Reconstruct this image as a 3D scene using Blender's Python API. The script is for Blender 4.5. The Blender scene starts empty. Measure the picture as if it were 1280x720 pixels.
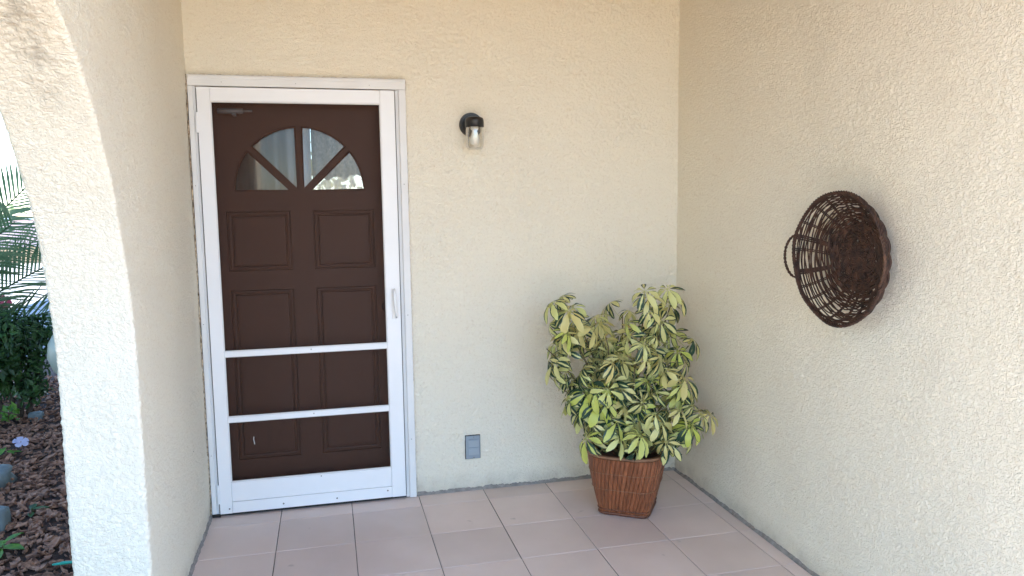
import bpy, bmesh, math, random
import numpy as np
from mathutils import Vector, Matrix

random.seed(7)
rng = np.random.default_rng(11)
scene = bpy.context.scene
col = scene.collection
R = math.radians

# ------------------------------------------------------------------ camera
cam_d = bpy.data.cameras.new('camera')
cam_d.sensor_width = 36.0
cam_d.lens = 27.0
cam_d.clip_start = 0.05
cam_d.clip_end = 600
cam = bpy.data.objects.new('camera', cam_d)
col.objects.link(cam)
cr = Vector((0.97197, -0.234706, -0.013575)); cu = Vector((0.038946, 0.103804, 0.993835)); cf = Vector((0.23185, 0.966508, -0.110035))
cam.matrix_world = Matrix(((cr.x, cu.x, -cf.x, -0.1694), (cr.y, cu.y, -cf.y, -3.7412), (cr.z, cu.z, -cf.z, 1.4542), (0, 0, 0, 1)))
scene.camera = cam

# ------------------------------------------------------------------ sky, sun, exposure
SUN_EL, SUN_AZ = 35.0, 86.0          # azimuth: degrees from +y (north) towards +x (east)
world = bpy.data.worlds.new('World')
scene.world = world
world.use_nodes = True
wn = world.node_tree.nodes
sky = wn.new('ShaderNodeTexSky')
sky.sky_type = 'NISHITA'
sky.sun_disc = False
sky.sun_elevation = R(SUN_EL)
sky.sun_rotation = R(SUN_AZ)
sky.air_density = 1.0
sky.dust_density = 0.3
sky.ozone_density = 4.2
wn['Background'].inputs[1].default_value = 0.15
world.node_tree.links.new(sky.outputs[0], wn['Background'].inputs[0])
sun_d = bpy.data.lights.new('sun', 'SUN')
sun_d.energy = 4.5
sun_d.angle = R(0.5)
sun_d.color = (1.0, 0.95, 0.86)
sun = bpy.data.objects.new('sun', sun_d)
col.objects.link(sun)
sd = Vector((math.sin(R(SUN_AZ)) * math.cos(R(SUN_EL)), math.cos(R(SUN_AZ)) * math.cos(R(SUN_EL)), math.sin(R(SUN_EL))))
sun.rotation_euler = sd.to_track_quat('Z', 'Y').to_euler()
sun.location = (6, 6, 12)
scene.view_settings.view_transform = 'Standard'
scene.view_settings.look = 'None'
scene.view_settings.gamma = 1.0
scene.view_settings.use_curve_mapping = False
scene.view_settings.exposure = 2.70
scene.render.engine = 'CYCLES'
scene.cycles.max_bounces = 12
scene.cycles.diffuse_bounces = 8
scene.cycles.transparent_max_bounces = 16

# ------------------------------------------------------------------ noise
_perm = rng.permutation(256)
_perm = np.concatenate([_perm, _perm])
_g = rng.normal(size=(256, 3)); _g /= np.linalg.norm(_g, axis=1)[:, None]
def perlin(p):
    p = np.asarray(p, float)
    i = np.floor(p).astype(int); f = p - i; i &= 255
    w = f * f * f * (f * (f * 6 - 15) + 10)
    out = np.zeros(len(p))
    for dx in (0, 1):
        for dy in (0, 1):
            for dz in (0, 1):
                h = _perm[_perm[_perm[(i[:, 0] + dx) & 255] + ((i[:, 1] + dy) & 255)] + ((i[:, 2] + dz) & 255)]
                d = f - np.array([dx, dy, dz])
                n = (_g[h] * d).sum(1)
                out += n * (w[:, 0] if dx else 1 - w[:, 0]) * (w[:, 1] if dy else 1 - w[:, 1]) * (w[:, 2] if dz else 1 - w[:, 2])
    return out
def stucco_h(p, amp):
    """relief of thrown-on stucco: little plateaus with torn edges on a gently uneven coat"""
    q = p.copy()
    wv = perlin(p * 31 + 5.3)
    q = q + 0.008 * np.stack([wv, perlin(p * 31 + 17.1), perlin(p * 31 + 40.7)], 1)
    a = perlin(q * np.array([84, 84, 70]))
    a = np.tanh(a * 5.0)
    b = perlin(q * np.array([150, 150, 135]) + 9.1)
    c = perlin(p * 5.0 + 3.3)
    d = perlin(p * 21 + 1.3)
    m = 0.75 + 0.9 * perlin(p * 3.1 + 8.8) + 0.5 * perlin(p * 9 + 2.1)
    e = perlin(q * np.array([26, 26, 34]) + 4.4)
    return amp * m.clip(0.3, 1.5) * (0.70 * a * (0.7 + 0.8 * d) + 0.85 * b + 0.5 * d + 0.6 * e) + 0.005 * c

# ------------------------------------------------------------------ materials
def new_mat(name):
    m = bpy.data.materials.new(name); m.use_nodes = True
    nt = m.node_tree
    return m, nt, nt.nodes['Principled BSDF'], nt.nodes.new, nt.links.new
def pmat(name, base, rough=0.6, var=0.12, scale=8.0, bump=0.0, bscale=60.0, metal=0.0, base2=None, stretch=None, spec=0.5, detail=4.0, obj_var=0.0):
    m, nt, bs, N, L = new_mat(name)
    tc = N('ShaderNodeTexCoord')
    src = tc.outputs['Object']
    if stretch:
        mp = N('ShaderNodeMapping'); mp.inputs['Scale'].default_value = stretch; L(src, mp.inputs[0]); src = mp.outputs[0]
    no = N('ShaderNodeTexNoise'); no.inputs['Scale'].default_value = scale; no.inputs['Detail'].default_value = detail
    L(src, no.inputs['Vector'])
    rp = N('ShaderNodeValToRGB'); rp.color_ramp.elements[0].position = 0.3; rp.color_ramp.elements[1].position = 0.7
    lo = [c * (1 - var) for c in base]; hi = [min(1, c * (1 + var)) for c in (base2 or base)]
    rp.color_ramp.elements[0].color = (*lo, 1); rp.color_ramp.elements[1].color = (*hi, 1)
    L(no.outputs['Fac'], rp.inputs[0])
    out = rp.outputs[0]
    if obj_var:
        oi = N('ShaderNodeObjectInfo'); mr = N('ShaderNodeMapRange'); mr.inputs[3].default_value = 1 - obj_var; mr.inputs[4].default_value = 1 + obj_var
        L(oi.outputs['Random'], mr.inputs[0]); hs = N('ShaderNodeHueSaturation'); L(mr.outputs[0], hs.inputs['Value']); L(out, hs.inputs['Color']); out = hs.outputs[0]
    L(out, bs.inputs['Base Color'])
    bs.inputs['Roughness'].default_value = rough; bs.inputs['Metallic'].default_value = metal; bs.inputs['Specular IOR Level'].default_value = spec
    if bump:
        n2 = N('ShaderNodeTexNoise'); n2.inputs['Scale'].default_value = bscale; n2.inputs['Detail'].default_value = 5
        L(src, n2.inputs['Vector'])
        bp = N('ShaderNodeBump'); bp.inputs['Strength'].default_value = bump; bp.inputs['Distance'].default_value = 0.01
        L(n2.outputs['Fac'], bp.inputs['Height']); L(bp.outputs[0], bs.inputs['Normal'])
    return m
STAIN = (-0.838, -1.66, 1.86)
def stucco_mat(name, base, dirt):
    m, nt, bs, N, L = new_mat(name)
    geo = N('ShaderNodeNewGeometry')
    n1 = N('ShaderNodeTexNoise'); n1.inputs['Scale'].default_value = 2.2; n1.inputs['Detail'].default_value = 5; L(geo.outputs['Position'], n1.inputs['Vector'])
    r1 = N('ShaderNodeValToRGB'); r1.color_ramp.elements[0].position = 0.35; r1.color_ramp.elements[1].position = 0.65
    r1.color_ramp.elements[0].color = (*[c * 0.97 for c in base], 1); r1.color_ramp.elements[1].color = (*base, 1)
    L(n1.outputs['Fac'], r1.inputs[0])
    # dust lodged in the pits of the coat, tiny ochre flecks
    n2 = N('ShaderNodeTexNoise'); n2.inputs['Scale'].default_value = 90; n2.inputs['Detail'].default_value = 4; L(geo.outputs['Position'], n2.inputs['Vector'])
    r2 = N('ShaderNodeValToRGB'); r2.color_ramp.elements[0].position = 0.56; r2.color_ramp.elements[1].position = 0.80
    r2.color_ramp.elements[0].color = (0, 0, 0, 1); r2.color_ramp.elements[1].color = (0.40, 0.40, 0.40, 1)
    L(n2.outputs['Fac'], r2.inputs[0])
    mx = N('ShaderNodeMix'); mx.data_type = 'RGBA'; L(r2.outputs[0], mx.inputs[0]); L(r1.outputs[0], mx.inputs[6]); mx.inputs[7].default_value = (*dirt, 1)
    # rare dark specks
    n4 = N('ShaderNodeTexNoise'); n4.inputs['Scale'].default_value = 38; n4.inputs['Detail'].default_value = 2; L(geo.outputs['Position'], n4.inputs['Vector'])
    r4 = N('ShaderNodeValToRGB'); r4.color_ramp.elements[0].position = 0.80; r4.color_ramp.elements[1].position = 0.81
    r4.color_ramp.elements[0].color = (0, 0, 0, 1); r4.color_ramp.elements[1].color = (0.8, 0.8, 0.8, 1); L(n4.outputs['Fac'], r4.inputs[0])
    m2 = N('ShaderNodeMix'); m2.data_type = 'RGBA'; L(r4.outputs[0], m2.inputs[0]); L(mx.outputs[2], m2.inputs[6]); m2.inputs[7].default_value = (0.12, 0.09, 0.06, 1)
    # grime splashed up from the floor, and a mildew streak on the arch soffit
    def maths(op, a, b=None):
        n = N('ShaderNodeMath'); n.operation = op
        for i, v in enumerate((a, b)):
            if v is None: continue
            if isinstance(v, (int, float)): n.inputs[i].default_value = v
            else: L(v, n.inputs[i])
        return n.outputs[0]
    sp = N('ShaderNodeSeparateXYZ'); L(geo.outputs['Position'], sp.inputs[0])
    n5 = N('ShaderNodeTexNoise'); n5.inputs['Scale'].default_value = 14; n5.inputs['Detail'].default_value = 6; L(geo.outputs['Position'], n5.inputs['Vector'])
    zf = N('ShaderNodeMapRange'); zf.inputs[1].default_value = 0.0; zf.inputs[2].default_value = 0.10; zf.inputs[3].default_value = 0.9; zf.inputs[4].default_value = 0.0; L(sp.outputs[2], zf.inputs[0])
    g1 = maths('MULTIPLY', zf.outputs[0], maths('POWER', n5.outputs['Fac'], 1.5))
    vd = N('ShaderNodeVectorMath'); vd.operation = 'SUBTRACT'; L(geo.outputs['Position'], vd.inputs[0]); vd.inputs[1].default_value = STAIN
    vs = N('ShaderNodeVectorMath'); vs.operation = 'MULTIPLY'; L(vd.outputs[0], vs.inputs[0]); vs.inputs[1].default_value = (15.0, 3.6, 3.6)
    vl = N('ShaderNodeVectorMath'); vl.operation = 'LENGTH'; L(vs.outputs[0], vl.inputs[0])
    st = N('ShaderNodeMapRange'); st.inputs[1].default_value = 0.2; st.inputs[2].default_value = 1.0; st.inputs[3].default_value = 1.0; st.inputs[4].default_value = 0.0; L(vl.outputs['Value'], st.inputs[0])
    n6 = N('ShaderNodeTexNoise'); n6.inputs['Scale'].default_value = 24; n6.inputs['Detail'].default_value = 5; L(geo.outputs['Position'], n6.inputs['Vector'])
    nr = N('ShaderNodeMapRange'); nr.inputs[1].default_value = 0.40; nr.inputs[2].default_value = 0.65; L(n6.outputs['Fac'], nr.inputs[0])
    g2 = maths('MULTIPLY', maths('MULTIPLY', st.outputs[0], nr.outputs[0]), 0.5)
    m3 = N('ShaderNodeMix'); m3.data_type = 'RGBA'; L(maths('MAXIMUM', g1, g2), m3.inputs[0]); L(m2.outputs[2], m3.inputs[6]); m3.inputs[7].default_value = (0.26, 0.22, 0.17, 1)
    L(m3.outputs[2], bs.inputs['Base Color'])
    bs.inputs['Roughness'].default_value = 0.85; bs.inputs['Specular IOR Level'].default_value = 0.25
    # torn little ledges: noise pressed flat into plateaus, plus sandy grain
    mp = N('ShaderNodeMapping'); mp.inputs['Scale'].default_value = (1.0, 1.0, 1.35); L(geo.outputs['Position'], mp.inputs[0])
    n3 = N('ShaderNodeTexNoise'); n3.inputs['Scale'].default_value = 78; n3.inputs['Detail'].default_value = 3; n3.inputs['Distortion'].default_value = 1.1; L(mp.outputs[0], n3.inputs['Vector'])
    pr = N('ShaderNodeMapRange'); pr.interpolation_type = 'SMOOTHSTEP'; pr.inputs[1].default_value = 0.40; pr.inputs[2].default_value = 0.60; L(n3.outputs['Fac'], pr.inputs[0])
    n7 = N('ShaderNodeTexNoise'); n7.inputs['Scale'].default_value = 170; n7.inputs['Detail'].default_value = 3; L(geo.outputs['Position'], n7.inputs['Vector'])
    n8 = N('ShaderNodeTexNoise'); n8.inputs['Scale'].default_value = 4.5; n8.inputs['Detail'].default_value = 3; L(geo.outputs['Position'], n8.inputs['Vector'])
    p8 = N('ShaderNodeMapRange'); p8.inputs[1].default_value = 0.3; p8.inputs[2].default_value = 0.7; p8.inputs[3].default_value = 0.75; p8.inputs[4].default_value = 1.05; L(n8.outputs['Fac'], p8.inputs[0])
    hh = maths('ADD', maths('MULTIPLY', maths('MULTIPLY', pr.outputs[0], p8.outputs[0]), 0.50), maths('MULTIPLY', n7.outputs['Fac'], 0.60))
    bp = N('ShaderNodeBump'); bp.inputs['Strength'].default_value = 0.75; bp.inputs['Distance'].default_value = 0.0055
    L(hh, bp.inputs['Height']); L(bp.outputs[0], bs.inputs['Normal'])
    return m

M = {}
M['stucco'] = stucco_mat('cream_stucco', (0.88, 0.818, 0.675), (0.60, 0.47, 0.31))
M['plain'] = pmat('plain_plaster', (0.74, 0.69, 0.59), 0.9, 0.05, 3)
M['ceil'] = pmat('ceiling_paint', (0.34, 0.21, 0.10), 0.9, 0.08, 3)
M['white'] = pmat('white_aluminium', (0.86, 0.86, 0.86), 0.38, 0.03, 3, bump=0.02, bscale=30)
M['trim'] = pmat('white_trim_paint', (0.76, 0.755, 0.74), 0.5, 0.05, 5, bump=0.05, bscale=40)
M['sealant'] = pmat('old_sealant', (0.20, 0.12, 0.06), 0.9, 0.5, 60, base2=(0.55, 0.45, 0.33), bump=0.5, bscale=200)
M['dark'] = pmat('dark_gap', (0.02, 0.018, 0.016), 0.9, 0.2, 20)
M['door'] = pmat('brown_door_paint', (0.054, 0.019, 0.010), 0.55, 0.12, 6, stretch=(12, 12, 1), spec=0.4)
M['black'] = pmat('black_metal', (0.018, 0.016, 0.015), 0.4, 0.15, 20)
M['steel'] = pmat('grey_metal', (0.16, 0.16, 0.165), 0.5, 0.1, 20, metal=0.3)
M['screw'] = pmat('screw_head', (0.22, 0.20, 0.18), 0.5, 0.2, 50, metal=0.4)
def tile_mat():
    m, nt, bs, N, L = new_mat('pink_beige_tile')
    geo = N('ShaderNodeNewGeometry'); oi = N('ShaderNodeObjectInfo')
    n1 = N('ShaderNodeTexNoise'); n1.inputs['Scale'].default_value = 3.5; n1.inputs['Detail'].default_value = 6; L(geo.outputs['Position'], n1.inputs['Vector'])
    rp = N('ShaderNodeValToRGB'); rp.color_ramp.elements[0].position = 0.3; rp.color_ramp.elements[1].position = 0.7
    rp.color_ramp.elements[0].color = (0.69, 0.57, 0.505, 1); rp.color_ramp.elements[1].color = (0.76, 0.635, 0.57, 1); L(n1.outputs['Fac'], rp.inputs[0])
    mr = N('ShaderNodeMapRange'); mr.inputs[3].default_value = 0.90; mr.inputs[4].default_value = 1.06; L(oi.outputs['Random'], mr.inputs[0])
    hs = N('ShaderNodeHueSaturation'); L(mr.outputs[0], hs.inputs['Value']); L(rp.outputs[0], hs.inputs['Color'])
    # scuffs and small dark drops
    n2 = N('ShaderNodeTexNoise'); n2.inputs['Scale'].default_value = 9; n2.inputs['Detail'].default_value = 3; L(geo.outputs['Position'], n2.inputs['Vector'])
    r2 = N('ShaderNodeValToRGB'); r2.color_ramp.elements[0].position = 0.70; r2.color_ramp.elements[1].position = 0.74; r2.color_ramp.elements[0].color = (0, 0, 0, 1); r2.color_ramp.elements[1].color = (0.35, 0.35, 0.35, 1); L(n2.outputs['Fac'], r2.inputs[0])
    mx = N('ShaderNodeMix'); mx.data_type = 'RGBA'; L(r2.outputs[0], mx.inputs[0]); L(hs.outputs[0], mx.inputs[6]); mx.inputs[7].default_value = (0.26, 0.21, 0.18, 1)
    L(mx.outputs[2], bs.inputs['Base Color'])
    n3 = N('ShaderNodeTexNoise'); n3.inputs['Scale'].default_value = 5; n3.inputs['Detail'].default_value = 8; L(geo.outputs['Position'], n3.inputs['Vector'])
    m3 = N('ShaderNodeMapRange'); m3.inputs[1].default_value = 0.3; m3.inputs[2].default_value = 0.7; m3.inputs[3].default_value = 0.30; m3.inputs[4].default_value = 0.52; L(n3.outputs['Fac'], m3.inputs[0]); L(m3.outputs[0], bs.inputs['Roughness'])
    n4 = N('ShaderNodeTexNoise'); n4.inputs['Scale'].default_value = 40; L(geo.outputs['Position'], n4.inputs['Vector'])
    bp = N('ShaderNodeBump'); bp.inputs['Strength'].default_value = 0.05; bp.inputs['Distance'].default_value = 0.01; L(n4.outputs['Fac'], bp.inputs['Height']); L(bp.outputs[0], bs.inputs['Normal'])
    return m
M['tile'] = tile_mat()
M['grout'] = pmat('grout', (0.17, 0.145, 0.13), 0.95, 0.25, 30, bump=0.4, bscale=200)
M['mortar'] = pmat('cement_mortar', (0.30, 0.275, 0.25), 0.95, 0.25, 40, bump=0.6, bscale=160)
M['plate'] = pmat('blue_grey_plastic', (0.27, 0.32, 0.36), 0.45, 0.05, 10)
M['plate2'] = pmat('light_grey_plastic', (0.33, 0.38, 0.42), 0.4, 0.05, 10)
M['wicker'] = pmat('dark_wicker', (0.022, 0.0085, 0.005), 0.65, 0.4, 35, base2=(0.058, 0.024, 0.013), bump=0.3, bscale=150)
M['wicker_dark'] = pmat('darkest_wicker', (0.020, 0.008, 0.005), 0.55, 0.3, 90, base2=(0.034, 0.014, 0.008))
M['wicker_tan'] = pmat('worn_wicker', (0.06, 0.026, 0.014), 0.6, 0.35, 35, base2=(0.10, 0.045, 0.023), bump=0.3, bscale=150)
M['slat'] = pmat('red_brown_slat', (0.205, 0.064, 0.026), 0.40, 0.22, 9, base2=(0.275, 0.092, 0.038), stretch=(14, 14, 1.2), bump=0.25, bscale=30, obj_var=0.14)
M['band'] = pmat('red_brown_band', (0.14, 0.045, 0.020), 0.45, 0.25, 25, bump=0.25, bscale=60)
M['rim'] = pmat('worn_pot_rim', (0.28, 0.14, 0.075), 0.6, 0.25, 25, bump=0.2, bscale=60)
M['soil'] = pmat('dark_soil', (0.065, 0.035, 0.025), 0.95, 0.4, 30, bump=0.8, bscale=60)
M['stem'] = pmat('plant_stem', (0.13, 0.10, 0.045), 0.7, 0.3, 30, bump=0.2, bscale=90)
M['bark'] = pmat('tree_bark', (0.10, 0.07, 0.05), 0.9, 0.4, 15, bump=0.8, bscale=40)
M['mulch'] = pmat('bark_mulch', (0.12, 0.048, 0.034), 0.85, 0.45, 22, base2=(0.38, 0.20, 0.13), bump=0.6, bscale=90)
M['stone'] = pmat('blue_grey_stone', (0.16, 0.19, 0.20), 0.85, 0.25, 9, bump=0.7, bscale=18)
M['concrete'] = pmat('pale_concrete', (0.30, 0.30, 0.31), 0.9, 0.10, 1.5, bump=0.3, bscale=15)
M['earth'] = pmat('dry_ground', (0.28, 0.18, 0.085), 0.95, 0.2, 0.8, base2=(0.32, 0.205, 0.10), bump=0.5, bscale=6)
M['ochre'] = pmat('ochre_render', (0.50, 0.33, 0.19), 0.9, 0.12, 2)
M['pinkwall'] = pmat('pale_pink_render', (0.70, 0.50, 0.47), 0.9, 0.08, 2)
M['rooftile'] = pmat('terracotta', (0.36, 0.15, 0.09), 0.8, 0.2, 4)
M['inwall'] = pmat('interior_paint', (0.42, 0.44, 0.48), 0.9, 0.04, 3)
M['infloor'] = pmat('interior_floor', (0.22, 0.17, 0.13), 0.5, 0.1, 3)
M['globe'] = pmat('pale_plastic', (0.42, 0.47, 0.42), 0.35, 0.05, 8)
M['teal'] = pmat('teal_plastic', (0.02, 0.35, 0.27), 0.4, 0.05, 8)

def trans_mat(name, c1, c2, transl, rough=0.55, scale=6.0):
    """two-tone foliage or cloth that lets some light through"""
    m, nt, bs, N, L = new_mat(name)
    tc = N('ShaderNodeTexCoord'); no = N('ShaderNodeTexNoise'); no.inputs['Scale'].default_value = scale; L(tc.outputs['Object'], no.inputs['Vector'])
    rp = N('ShaderNodeValToRGB'); rp.color_ramp.elements[0].position = 0.35; rp.color_ramp.elements[1].position = 0.65
    rp.color_ramp.elements[0].color = (*c1, 1); rp.color_ramp.elements[1].color = (*c2, 1); L(no.outputs['Fac'], rp.inputs[0])
    L(rp.outputs[0], bs.inputs['Base Color']); bs.inputs['Roughness'].default_value = rough
    tr = N('ShaderNodeBsdfTranslucent'); L(rp.outputs[0], tr.inputs[0])
    mx = N('ShaderNodeMixShader'); mx.inputs[0].default_value = transl
    L(bs.outputs[0], mx.inputs[1]); L(tr.outputs[0], mx.inputs[2]); L(mx.outputs[0], nt.nodes['Material Output'].inputs[0])
    return m
M['shrub'] = trans_mat('shrub_leaf', (0.022, 0.06, 0.020), (0.06, 0.14, 0.035), 0.25, 0.4, 9)
M['palm'] = trans_mat('palm_leaf', (0.10, 0.17, 0.08), (0.20, 0.27, 0.14), 0.5, 0.45, 6)
M['seedling'] = trans_mat('fresh_leaf', (0.09, 0.22, 0.03), (0.16, 0.32, 0.05), 0.3, 0.4, 20)
M['petal'] = trans_mat('lilac_petal', (0.55, 0.53, 0.78), (0.68, 0.66, 0.85), 0.3, 0.6, 20)
M['pinkpetal'] = trans_mat('pink_petal', (0.65, 0.08, 0.16), (0.75, 0.20, 0.28), 0.3, 0.6, 20)
M['curtain'] = trans_mat('sheer_curtain', (0.50, 0.52, 0.55), (0.58, 0.60, 0.62), 0.5, 0.9, 4)
M['sheer'] = trans_mat('thin_sheer', (0.74, 0.74, 0.70), (0.82, 0.82, 0.78), 0.75, 0.9, 4)
_nt = M['sheer'].node_tree; _o = _nt.nodes['Material Output']; _src = _o.inputs[0].links[0].from_socket
_tr = _nt.nodes.new('ShaderNodeBsdfTransparent'); _mx = _nt.nodes.new('ShaderNodeMixShader'); _mx.inputs[0].default_value = 0.5
_nt.links.new(_src, _mx.inputs[1]); _nt.links.new(_tr.outputs[0], _mx.inputs[2]); _nt.links.new(_mx.outputs[0], _o.inputs[0])
M['lace'] = trans_mat('lace', (0.40, 0.41, 0.41), (0.55, 0.55, 0.54), 0.35, 0.9, 40)
M['hedge'] = trans_mat('sunlit_leaf', (0.09, 0.11, 0.02), (0.20, 0.19, 0.04), 0.3, 0.5, 5)

def screen_mat():
    m, nt, bs, N, L = new_mat('insect_mesh')
    bs.inputs['Base Color'].default_value = (0.088, 0.048, 0.034, 1); bs.inputs['Roughness'].default_value = 0.8; bs.inputs['Specular IOR Level'].default_value = 0.0
    tr = N('ShaderNodeBsdfTransparent'); mx = N('ShaderNodeMixShader')
    # fine dust makes the mesh a little denser in places
    tc = N('ShaderNodeTexCoord'); no = N('ShaderNodeTexNoise'); no.inputs['Scale'].default_value = 3.5; no.inputs['Detail'].default_value = 6; L(tc.outputs['Object'], no.inputs['Vector'])
    mr = N('ShaderNodeMapRange'); mr.inputs[1].default_value = 0.3; mr.inputs[2].default_value = 0.7; mr.inputs[3].default_value = 0.26; mr.inputs[4].default_value = 0.34; L(no.outputs['Fac'], mr.inputs[0])
    L(mr.outputs[0], mx.inputs[0])
    L(tr.outputs[0], mx.inputs[1]); L(bs.outputs[0], mx.inputs[2]); L(mx.outputs[0], nt.nodes['Material Output'].inputs[0])
    return m
M['mesh'] = screen_mat()
def glass_mat(name, tint=(0.95, 0.97, 0.97), gloss=0.08, rough=0.03):
    m, nt, bs, N, L = new_mat(name)
    tr = N('ShaderNodeBsdfTransparent'); tr.inputs[0].default_value = (*tint, 1)
    gl = N('ShaderNodeBsdfGlossy'); gl.inputs['Roughness'].default_value = rough
    fr = N('ShaderNodeLayerWeight'); fr.inputs[0].default_value = 0.35
    mr = N('ShaderNodeMapRange'); mr.inputs[3].default_value = gloss; mr.inputs[4].default_value = 0.7; L(fr.outputs['Fresnel'], mr.inputs[0])
    mx = N('ShaderNodeMixShader'); L(mr.outputs[0], mx.inputs[0]); L(tr.outputs[0], mx.inputs[1]); L(gl.outputs[0], mx.inputs[2])
    L(mx.outputs[0], nt.nodes['Material Output'].inputs[0])
    return m
M['glass'] = glass_mat('window_glass', (0.62, 0.65, 0.67), 0.04, 0.05)
M['jar'] = glass_mat('clear_jar_glass', (0.95, 0.95, 0.93), 0.10, 0.08)
M['bulb'] = pmat('white_bulb', (0.75, 0.75, 0.72), 0.35, 0.02, 5)

def schefflera_mat():
    m, nt, bs, N, L = new_mat('variegated_leaf')
    uv = N('ShaderNodeUVMap'); uv.uv_map = 'UVMap'
    sep = N('ShaderNodeSeparateXYZ'); L(uv.outputs[0], sep.inputs[0])
    at = N('ShaderNodeAttribute'); at.attribute_name = 'greenness'
    oi = N('ShaderNodeObjectInfo')
    # distance from the midrib 0..1
    s = N('ShaderNodeMath'); s.operation = 'SUBTRACT'; L(sep.outputs[0], s.inputs[0]); s.inputs[1].default_value = 0.5
    ab = N('ShaderNodeMath'); ab.operation = 'ABSOLUTE'; L(s.outputs[0], ab.inputs[0])
    d = N('ShaderNodeMath'); d.operation = 'MULTIPLY'; L(ab.outputs[0], d.inputs[0]); d.inputs[1].default_value = 2.0
    geo = N('ShaderNodeNewGeometry')
    no = N('ShaderNodeTexNoise'); no.inputs['Scale'].default_value = 24; no.inputs['Detail'].default_value = 2; L(geo.outputs['Position'], no.inputs['Vector'])
    ns = N('ShaderNodeMath'); ns.operation = 'MULTIPLY_ADD'; L(no.outputs['Fac'], ns.inputs[0]); ns.inputs[1].default_value = 1.1; ns.inputs[2].default_value = -0.55
    ad = N('ShaderNodeMath'); ad.operation = 'ADD'; L(d.outputs[0], ad.inputs[0]); L(ns.outputs[0], ad.inputs[1])
    a2 = N('ShaderNodeMath'); a2.operation = 'ADD'; L(ad.outputs[0], a2.inputs[0]); L(at.outputs['Fac'], a2.inputs[1])
    rp = N('ShaderNodeValToRGB'); rp.color_ramp.elements[0].position = 0.80; rp.color_ramp.elements[1].position = 0.90
    L(a2.outputs[0], rp.inputs[0])
    cm = N('ShaderNodeValToRGB')
    e = cm.color_ramp.elements; e[0].position = 0.0; e[0].color = (0.64, 0.56, 0.22, 1); e[1].position = 1.0; e[1].color = (0.50, 0.55, 0.10, 1)
    k = e.new(0.45); k.color = (0.68, 0.67, 0.29, 1); k = e.new(0.8); k.color = (0.64, 0.66, 0.24, 1)
    L(oi.outputs['Random'], cm.inputs[0])
    mx = N('ShaderNodeMix'); mx.data_type = 'RGBA'; L(rp.outputs[0], mx.inputs[0]); L(cm.outputs[0], mx.inputs[6]); mx.inputs[7].default_value = (0.024, 0.062, 0.036, 1)
    L(mx.outputs[2], bs.inputs['Base Color']); bs.inputs['Roughness'].default_value = 0.38; bs.inputs['Specular IOR Level'].default_value = 0.45
    tr = N('ShaderNodeBsdfTranslucent'); L(mx.outputs[2], tr.inputs[0])
    ms = N('ShaderNodeMixShader'); ms.inputs[0].default_value = 0.18
    L(bs.outputs[0], ms.inputs[1]); L(tr.outputs[0], ms.inputs[2]); L(ms.outputs[0], nt.nodes['Material Output'].inputs[0])
    return m
M['leaf'] = schefflera_mat()

# ------------------------------------------------------------------ object helpers
def link(name, me, mat=None, parent=None):
    o = bpy.data.objects.new(name, me); col.objects.link(o)
    if mat is not None and not me.materials: me.materials.append(M[mat])
    if parent: o.parent = parent
    return o
def tag(o, label, cat, group=None):
    o['label'] = label; o['category'] = cat
    if group: o['group'] = group
    return o
def empty(name, loc=(0, 0, 0), rz=0):
    o = bpy.data.objects.new(name, None); col.objects.link(o); o.location = loc; o.rotation_euler = (0, 0, rz); o.empty_display_size = 0.1
    return o
def structure(o): o['kind'] = 'structure'; return o
def np_mesh(name, V, F, smooth=True):
    me = bpy.data.meshes.new(name)
    V = np.asarray(V, np.float32); F = np.asarray(F, np.int32); k = F.shape[1]
    me.vertices.add(len(V)); me.vertices.foreach_set('co', V.ravel())
    me.loops.add(F.size); me.loops.foreach_set('vertex_index', F.ravel())
    me.polygons.add(len(F)); me.polygons.foreach_set('loop_start', np.arange(0, F.size, k, dtype=np.int32))
    me.polygons.foreach_set('use_smooth', np.full(len(F), smooth))
    me.update(calc_edges=True); me.validate()
    return me
def grid_faces(h, w, closed_w=False):
    a = np.arange(h * w).reshape(h, w)
    if closed_w:
        b = np.concatenate([a, a[:, :1]], 1)
    else: b = a
    return np.stack([b[:-1, :-1].ravel(), b[:-1, 1:].ravel(), b[1:, 1:].ravel(), b[1:, :-1].ravel()], 1)
def grid_normals(P):
    du = np.gradient(P, axis=1); dv = np.gradient(P, axis=0)
    n = np.cross(du, dv); n /= np.maximum(np.linalg.norm(n, axis=2, keepdims=True), 1e-9)
    return n
def new_bm(): return bmesh.new()
def bm_obj(name, bm, mat, parent=None, smooth=False):
    bmesh.ops.recalc_face_normals(bm, faces=bm.faces)
    me = bpy.data.meshes.new(name); bm.to_mesh(me); bm.free()
    if smooth:
        for p in me.polygons: p.use_smooth = True
    return link(name, me, mat, parent)
def add_box(bm, lo, hi, bevel=0.0, seg=2):
    c = [(lo[i] + hi[i]) / 2 for i in range(3)]; s = [abs(hi[i] - lo[i]) for i in range(3)]
    t = bmesh.new(); bmesh.ops.create_cube(t, size=1.0, matrix=Matrix.Translation(c) @ Matrix.Diagonal((*s, 1)))
    if bevel: bmesh.ops.bevel(t, geom=t.edges[:], offset=bevel, segments=seg, profile=0.6, affect='EDGES')
    me = bpy.data.meshes.new('t'); t.to_mesh(me); t.free(); bm.from_mesh(me); bpy.data.meshes.remove(me)
    return bm
def box(name, lo, hi, mat, parent=None, bevel=0.0, seg=2):
    return bm_obj(name, add_box(new_bm(), lo, hi, bevel, seg), mat, parent)
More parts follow.
